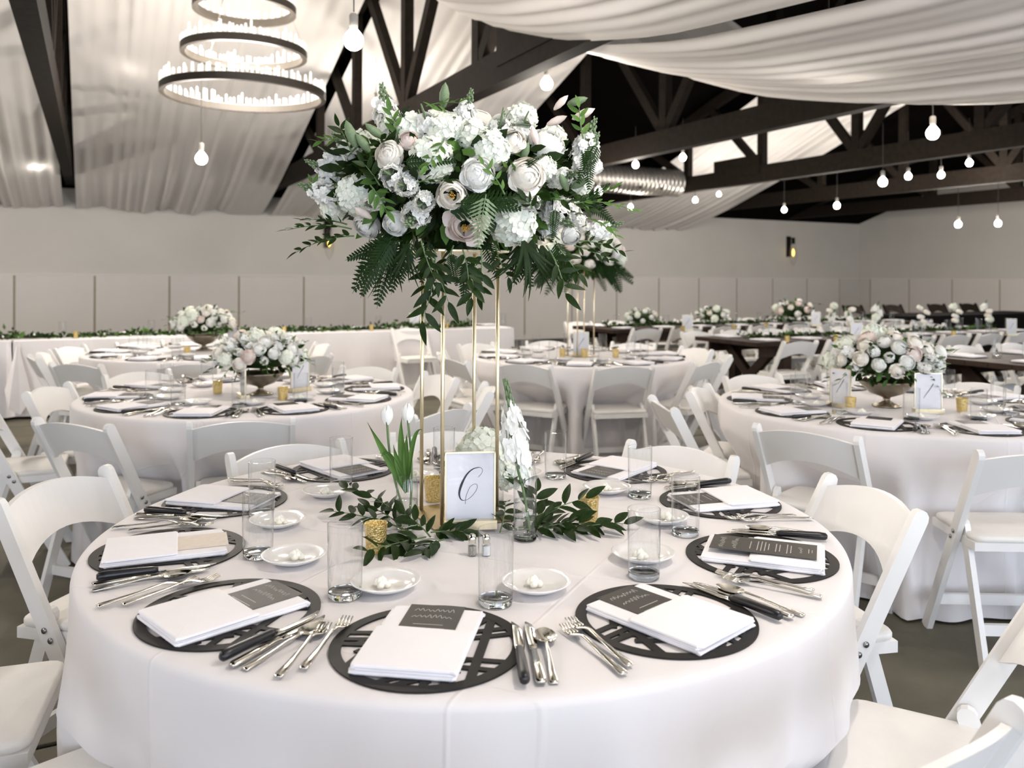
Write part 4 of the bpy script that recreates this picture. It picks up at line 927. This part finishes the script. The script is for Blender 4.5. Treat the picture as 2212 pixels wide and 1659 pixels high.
for a, b, nl, ls, rise, lab in SPG:
    A = pt(*a, ZT+.012); B = pt(*b, ZT+.012 if rise < .1 else ZT+rise*.35); d = B-A
    t = thing('ruscus_sprig', lab, 'greenery', A, 0, 'loose greenery on the front table')
    s = sprig(t, (0,0,0), d + Vector((0,0,.10*d.length)), d.length, nl+2, ls*1.18, LEAF[0], rnd, .06 if rise < .1 else .15, 'stem', (0,-.5,1))
# (sprig() gives the stem part with its leaves below it)

# ------------------------------------------------------------------ low flower bowls and the second tall arrangement
m = MB(); m.lathe([(.0,.0),(.058,.0),(.060,.006),(.030,.016),(.014,.030),(.016,.040),(.07,.060),(.115,.105),(.120,.115),(.112,.108),(.06,.07),(.0,.06)], 32); bowl_me = m.mesh('bowl', M_bronze, True)
def low_flowers(p, sc, lab, blab, seed, n=34, leaves=9, bowl=True):
    rnd = random.Random(seed)
    if bowl: tag(O('footed_bowl', bowl_me, None, p, sc=sc), blab, 'bowl', 'footed flower bowls')
    arr = thing('flower_arrangement', lab, 'flowers', (p[0], p[1], p[2] + (.20 if bowl else .14)*sc), 0, 'low flower arrangements')
    a, b, c = .21*sc, .125*sc, .20*sc
    foliage_core(arr, a, b, c, int(30*n**.5), rnd, .045*sc, -.8)
    for k in range(n):
        z = 1-1.25*(k+.5)/n; th = k*2.39996; r = math.sqrt(max(0,1-z*z)); nn = Vector((r*cos(th), r*sin(th), z*.9)); q = rnd.uniform(.88,1.06)
        kd = rnd.choice(['R0','R1','R2','R0','H','S2','S0','S2','S2','R2','H','R5']); rr = {'R':.035,'H':.038,'S':.025}[kd[0]]*sc*rnd.uniform(.85,1.15)
        add_flower(arr, kd, Vector((nn.x*a, nn.y*c, nn.z*b))*q, nn, rr, rnd)
    for k in range(leaves):
        th = 6.28*k/leaves+rnd.uniform(-.3,.3); z = rnd.uniform(-.35,.6); d = Vector((cos(th), sin(th), z))
        sprig(arr, Vector((d.x*a*.7, d.y*c*.7, z*b)), d, .11*sc, 6, .038*sc, LEAF[k % 2], rnd, .5, 'leaf_sprig')
low_flowers(Vector((pt(563,852,ZT).x, pt(563,852,ZT).y, ZT)), 1.05, 'domed white flower arrangement on the left middle table', 'tarnished footed bowl on the left middle table', 61, 50, 16)
low_flowers(Vector((pt(440,757,ZT).x, pt(440,757,ZT).y, ZT)), 1.15, 'domed white flower arrangement on the far left table', 'tarnished footed bowl on the far left table', 62, 46, 16)
low_flowers(Vector((pt(1915,878,ZT).x, pt(1915,878,ZT).y, ZT)), 1.15, 'domed white and blush flower arrangement on the right table', 'tarnished footed bowl on the right table', 63, 50, 16)
def sign_px(px, py, rz, lab, kind=1): p = pt(px, py, ZT); sign((p.x, p.y, ZT+.0005), rz, lab, kind)
sign_px(525, 860, R(-62), 'number card left of the flowers on the left middle table'); sign_px(648, 845, R(52), 'number card right of the flowers on the left middle table')
sign_px(505, 752, R(-20), 'number card on the far left table'); sign_px(2005, 893, R(-4), 'number card with a single slanted stroke on the right table')
sign_px(1815, 880, R(-62), 'number card turned edgewise on the right table'); sign_px(1255, 768, R(5), 'number card on the middle back table')
for px, py, lab in ((611,864,'gold votive before the flowers on the left middle table'),(470,850,'gold votive left of the flowers on the left middle table'),(404,766,'gold votive on the far left table'),(1837,888,'gold votive left of the flowers on the right table'),(2078,890,'gold votive right of the number card on the right table'),
                    (1262,772,'gold votive by the number card on the middle back table'),(1215,772,'gold votive left on the middle back table'),(1330,772,'gold votive right on the middle back table')):
    votive(pt(px, py, ZT), lab, 'votives on the other tables')
t = thing('flower_stand', 'slim gold rod flower stand on the middle back table', 'stand', (T4[0], T4[1], ZT), R(26))
m = MB(); m.pad(rrect(.215,.215,.003), 0, .006, .0015); O('base_plate', m.mesh('base_plate', M_goldp), t)
for sx in (-1,1):
    for sy in (-1,1): O('rod', rodm, t, (sx*.077, sy*.077, 0))
m = MB(); m.pad(rrect(.20,.20,.003), SH, SH+.008, .002); O('top_plate', m.mesh('top_plate', M_gold), t)
rnd = random.Random(77); ar2 = thing('tall_floral_arrangement', 'second tall white floral arrangement, half hidden behind the first', 'flowers', (T4[0], T4[1], ZT+SH+.12))
foliage_core(ar2, .33, .20, .33, 500, rnd, .07)
for k in range(60):
    z = 1-1.5*(k+.5)/60; th = k*2.39996; r = math.sqrt(1-z*z); nn = Vector((r*cos(th), r*sin(th), z)); kd = rnd.choice(['R0','R2','H','S2','R5'])
    add_flower(ar2, kd, Vector((nn.x*.33, nn.y*.33, nn.z*.20)), nn, .045 if kd[0] != 'S' else .032, rnd)
for k in range(26):
    th = 6.28*k/26; d = Vector((cos(th), sin(th), rnd.uniform(-1.4,-.2))); add_flower(ar2, rnd.choice(['F0','F1']), Vector((.2*cos(th), .2*sin(th), -.06)), d, rnd.uniform(.2,.3), rnd)

# ------------------------------------------------------------------ long head table with garland
def long_cloth(c0, c1, s0, s1, lab, seed, corner=None):
    rnd = random.Random(seed); m = MB(); L = c1-c0; Dp = s1-s0; per = []
    N = 90
    for i in range(N): per.append((c0+L*i/N, s0, 0, -1))
    for i in range(14): per.append((c1, s0+Dp*i/14, 1, 0))
    for i in range(N): per.append((c1-L*i/N, s1, 0, 1))
    for i in range(14): per.append((c0, s1-Dp*i/14, -1, 0))
    zs = [.7605,.755,.745,.66,.52,.36,.2,.03]; vs = []; fs = []; n = len(per); ph = rnd.uniform(0,6)
    for z in zs:
        k = (.76-z)/.73
        for i, (c, s, nx, ny) in enumerate(per):
            f = .025*k*(sin(i*.37+ph)+.6*sin(i*.91+2*ph)); o = (.004 if z < .758 else -.006) + f + .02*k
            vs.append((c+nx*o, s+ny*o, z))
    for k in range(len(zs)-1):
        for i in range(n): j = (i+1) % n; fs.append((k*n+i, (k+1)*n+i, (k+1)*n+j, k*n+j))
    fs.append(tuple(range(n))); m.add(vs, fs)
    o = O('tablecloth', m.mesh('tablecloth', M_cloth, False), None, (0,0,0), (0,0,TH)); tag(o, lab, 'tablecloth', 'head table cloths')
    t = thing('long_table', 'long table under ' + lab.split(' on ')[0], 'table', W((c0+c1)/2, (s0+s1)/2), TH, 'head tables')
    m = MB(); m.box(-L/2+.01, L/2-.01, -Dp/2+.01, Dp/2-.01, .72, .75); O('table_top', m.mesh('table_top', M_twood), t)
    m = MB(); m.box(-.025,.025,-.025,.025,0,.72); lm = m.mesh('leg', M_wood)
    for sx in (-1,1):
        for sy in (-1,1): O('leg', lm, t, (sx*(L/2-.15), sy*(Dp/2-.12), 0))
HS0 = 9.50; HS1 = 10.28
hp0 = pt(22, 737, .76); hc0 = hp0.x*D2[0]+hp0.y*D2[1]; hp1 = pt(1105, 707, .76); hc1 = hp1.x*D2[0]+hp1.y*D2[1]
HS0 = (hp0.x*N2[0]+hp0.y*N2[1] + hp1.x*N2[0]+hp1.y*N2[1])/2; HS1 = HS0 + .78
long_cloth(hc0-2.6, hc0-.005, HS0, HS1, 'white head table cloth leaving the left frame edge on the long table', 1)
long_cloth(hc0+.02, hc1, HS0, HS1, 'white head table cloth stretching behind the round tables on the long table', 2)
m = MB(); m.add([(0,-.05,.745),(-.10,-.12,.30),(-.07,-.10,.12),(.03,-.13,.06),(.13,-.12,.22),(.06,-.08,.45)], [(0,1,2),(0,2,3),(0,3,4),(0,4,5)])
# the folded cloth corner
O('corner_fold', m.mesh('corner_fold', M_cloth), bpy.data.objects['tablecloth.006'] if 'tablecloth.006' in bpy.data.objects else None, (hc0+.06, HS0-.0, 0))
def garland(c0, c1, s, z, lab, seed, dens=170, rad=.055, par=None):
    rnd = random.Random(seed); m = MB(); L = c1-c0
    m.tube([(c0+L*i/20, s+.02*sin(i), z+.012) for i in range(21)], .006, 5)
    for k in range(int(dens*L)):
        c = rnd.uniform(c0, c1); hh = .35+.65*abs(sin(c*3.1+seed))*abs(sin(c*1.3)); p = Vector((c+rnd.uniform(-.02,.02), s+rnd.uniform(-.10,.10), z+.006+abs(rnd.gauss(0,.5))*rad*hh))
        d = Vector((rnd.uniform(-1,1), rnd.uniform(-.8,.8), rnd.uniform(-.05,.9)*hh)).normalized(); sd = d.cross(Vector((rnd.uniform(-.3,.3),1,.3))).normalized(); l = rnd.uniform(.045,.075); w = l*.22; m.mi = 0 if rnd.random() < .75 else 1
        m.add([p, p+d*l*.4+sd*w, p+d*l, p+d*l*.4-sd*w], [(0,1,2,3)])
    o = O('leaf_garland', m.mesh('leaf_garland', [M_leaf, M_leaf2]), None, (0,0,0), (0,0,TH)); tag(o, lab, 'garland', 'leaf garlands'); return o
garland(hc0-1.2, hc0+4.9, (HS0+HS1)/2-.22, .7615, 'dark leaf garland lying along the white head table', 1, 230, .075)
for k, c in enumerate((hc0+.55, hc0+2.6, hc0+3.6, hc0+4.55)): votive(W(c, HS0+.10, .762), ['leftmost','second','third','last'][k] + ' gold votive on the head table', 'votives on the head table')
sign(W(hc1-1.2, HS0+.3, .762), R(20), 'white card standing near the right end of the head table', 1)
for k in range(7):
    p = W(hc0+.2+k*.85, HS1-.20, .762)
    placemat(p, 0, 'lattice placemat at the rear of the head table, number %s from the left' % ['one','two','three','four','five','six','seven'][k], 'head table placemats')
    tag(O('napkin', NAPS[k % 3], None, (p.x,p.y,p.z+.0034), (0,0,TH)), 'folded napkin at the rear of the head table, number %s from the left' % ['one','two','three','four','five','six','seven'][k], 'napkin', 'head table napkins')
    glass(W(hc0+.42+k*.85, HS1-.25, .762), 'tumbler on the head table, number %s from the left' % ['one','two','three','four','five','six','seven'][k], 'head table tumblers')
# a free chair with its back to us before the head table
chair(-1.10, 9.62, TH+PI+.1, 'white folding chair standing before the right end of the head table', 'loose chairs', False)

# ------------------------------------------------------------------ wooden farm tables
ORD = ['first','second','third','fourth','fifth','sixth','seventh','eighth','ninth','tenth']
def farm_table(c0, c1, s0, s1, lab, short, nch, seed, deco=True, near=True, far=True):
    L = c1-c0; Dp = s1-s0; rnd = random.Random(seed)
    t = thing('farm_table', lab, 'table', W((c0+c1)/2, (s0+s1)/2), TH, 'wooden farm tables')
    nb = 5; m = MB(); w = Dp/nb; m.box(-L/2, L/2, -w/2+.002, w/2-.002, .715, .757); bm = m.mesh('plank', M_twood)
    for k in range(nb): O('plank', bm, t, (0, -Dp/2+w*(k+.5), 0))
    m = MB(); m.box(-L/2+.12, L/2-.12, -Dp/2+.08, -Dp/2+.11, .60, .715); m.box(-L/2+.12, L/2-.12, Dp/2-.11, Dp/2-.08, .60, .715); O('apron', m.mesh('apron', M_twood), t)
    m = MB(); m.beam((0,-Dp/2+.10,.03),(0,Dp/2-.10,.70),.09,.07,(0,1,0)); m.beam((.001,Dp/2-.10,.03),(.001,-Dp/2+.10,.70),.09,.07,(0,1,0)); m.box(-.045,.045,-Dp/2+.03,Dp/2-.03,.0,.07); xm = m.mesh('cross_leg', M_twood)
    m = MB(); m.box(-.05,.05,-.05,.05,0,.715); pm = m.mesh('leg', M_twood)
    for x in (-L/2+.35, L/2-.35):
        O('cross_leg', xm, t, (x,0,0))
        for y in (-Dp/2+.11, Dp/2-.11): O('leg', pm, t, (x+.12, y, .001))
    sp = (L-.5)/(nch-1)
    for i in range(nch):
        c = c0+.28+sp*i
        if near:
            p = W(c, s0-.08); chair(p.x, p.y, TH+rnd.uniform(-.04,.04), 'white folding chair, %s from the left on the near side of %s' % (ORD[i], short), 'chairs along ' + short, False)
        if far:
            p = W(c, s1+.10); chair(p.x, p.y, TH+PI+rnd.uniform(-.04,.04), 'white folding chair, %s from the left on the far side of %s' % (ORD[i], short), 'chairs along ' + short, False)
        if deco:
            for sd, s, wd in ((0, s0+.19, 'near'), (1, s1-.19, 'far')):
                p = W(c, s, .7575); placemat(p, TH, 'placemat, %s from the left on the %s side of %s' % (ORD[i], wd, short), 'placemats on ' + short)
                tag(O('napkin', NAPS[i % 3], None, (p.x,p.y,.761), (0,0,TH+(PI if sd else 0))), 'napkin, %s from the left on the %s side of %s' % (ORD[i], wd, short), 'napkin', 'napkins on ' + short)
                q = W(c+.17, s+(.16 if not sd else -.16), .7575); glass(q, 'tumbler, %s from the left on the %s side of %s' % (ORD[i], wd, short), 'tumblers on ' + short)
    return t
farm_table(5.85, 10.4, 6.25, 7.2, 'dark wooden farm table with crossed legs behind the right table', 'the cross-legged farm table', 8, 1)
farm_table(5.62, 11.0, 8.45, 9.4, 'dark wooden farm table in the far row near the back wall', 'the far-row farm table', 9, 2)
farm_table(6.15, 9.5, 3.7, 4.65, 'dark wooden farm table cut by the right edge behind the right table', 'the right-edge farm table', 5, 3, True, False, True)
garland(6.1, 10.2, 6.72, .757, 'leaf garland along the cross-legged farm table', 5, 150)
garland(5.8, 10.8, 8.92, .757, 'leaf garland along the far-row farm table', 6, 150)
for (px, py, sc, lab) in ((1388,712,1.0,'small white flower arrangement at the left of the far-row farm table'),(1540,705,1.0,'white flower arrangement in the middle of the far-row farm table'),(1715,700,1.3,'wide white flower arrangement at the right of the far-row farm table')):
    p = pt(px, py, .7575); low_flowers((p.x,p.y,.7575), sc, lab, '', int(px), 16, 5, False)
def bud_cluster(px, py, lab, seed):
    p = pt(px, py, .7575); rnd = random.Random(seed); t = thing('bud_vase_flowers', lab, 'flowers', p, 0, 'bud vases on the farm tables')
    O('vase_wall', bv_wall, t); O('vase_base', bv_base, t); O('water', bv_wat, t)
    m = MB(); m.tube([(0,0,.02),(.01,0,.2)], .003, 5); O('stem', m.mesh('stem', M_stem), t)
    for k in range(4): add_flower(t, rnd.choice(['R0','R2','H','S0']), Vector((rnd.uniform(-.06,.06), rnd.uniform(-.05,.05), .17+.05*k)), (rnd.uniform(-.5,.5), -.3, 1), .04, rnd)
for i, (px, py) in enumerate(((1790,722),(1835,735),(1895,730),(1990,728),(2070,725),(2135,722))): bud_cluster(px, py, 'bud vase of white blooms, %s from the left on the cross-legged farm table' % ORD[i], i)
for i, (px, py) in enumerate(((1475,716),(1585,712),(1655,708))): votive(pt(px, py, .7575), 'gold votive, %s from the left on the far-row farm table' % ORD[i], 'votives on the farm tables')
for i, (px, py) in enumerate(((1700,740),(1805,737),(2060,728))): votive(pt(px, py, .7575), 'gold votive, %s from the left on the cross-legged farm table' % ORD[i], 'votives on the farm tables')
for i, (px, py) in enumerate(((1485,715),(1762,705))): p = pt(px, py, .7575); sign((p.x,p.y,.758), R(8), 'number card, %s from the left on the far-row farm table' % ORD[i], 1)
for i, (px, py) in enumerate(((1850,738),(2185,725))): p = pt(px, py, .7575); sign((p.x,p.y,.758), R(8), 'number card, %s from the left on the cross-legged farm table' % ORD[i], 1)
# black-clothed table and dark chairs before the right wall
m = MB(); m.pad(rrect(4.0,.9,.02), 0, .76, .01); o = O('black_clothed_table', m.mesh('black_clothed_table', M_black), None, W(14.3, 10.0), (0,0,TH)); tag(o, 'long table under a black floor-length cloth before the far corner', 'table')
for i, c in enumerate((11.6, 12.9, 14.0, 15.3, 16.3)):
    p = W(c, 11.0); tt = chair(p.x, p.y, TH+PI, 'dark wooden chair, %s from the left before the far corner' % ORD[i], 'dark wooden chairs', False, True); tt.scale = (1.15,1.15,1.12)
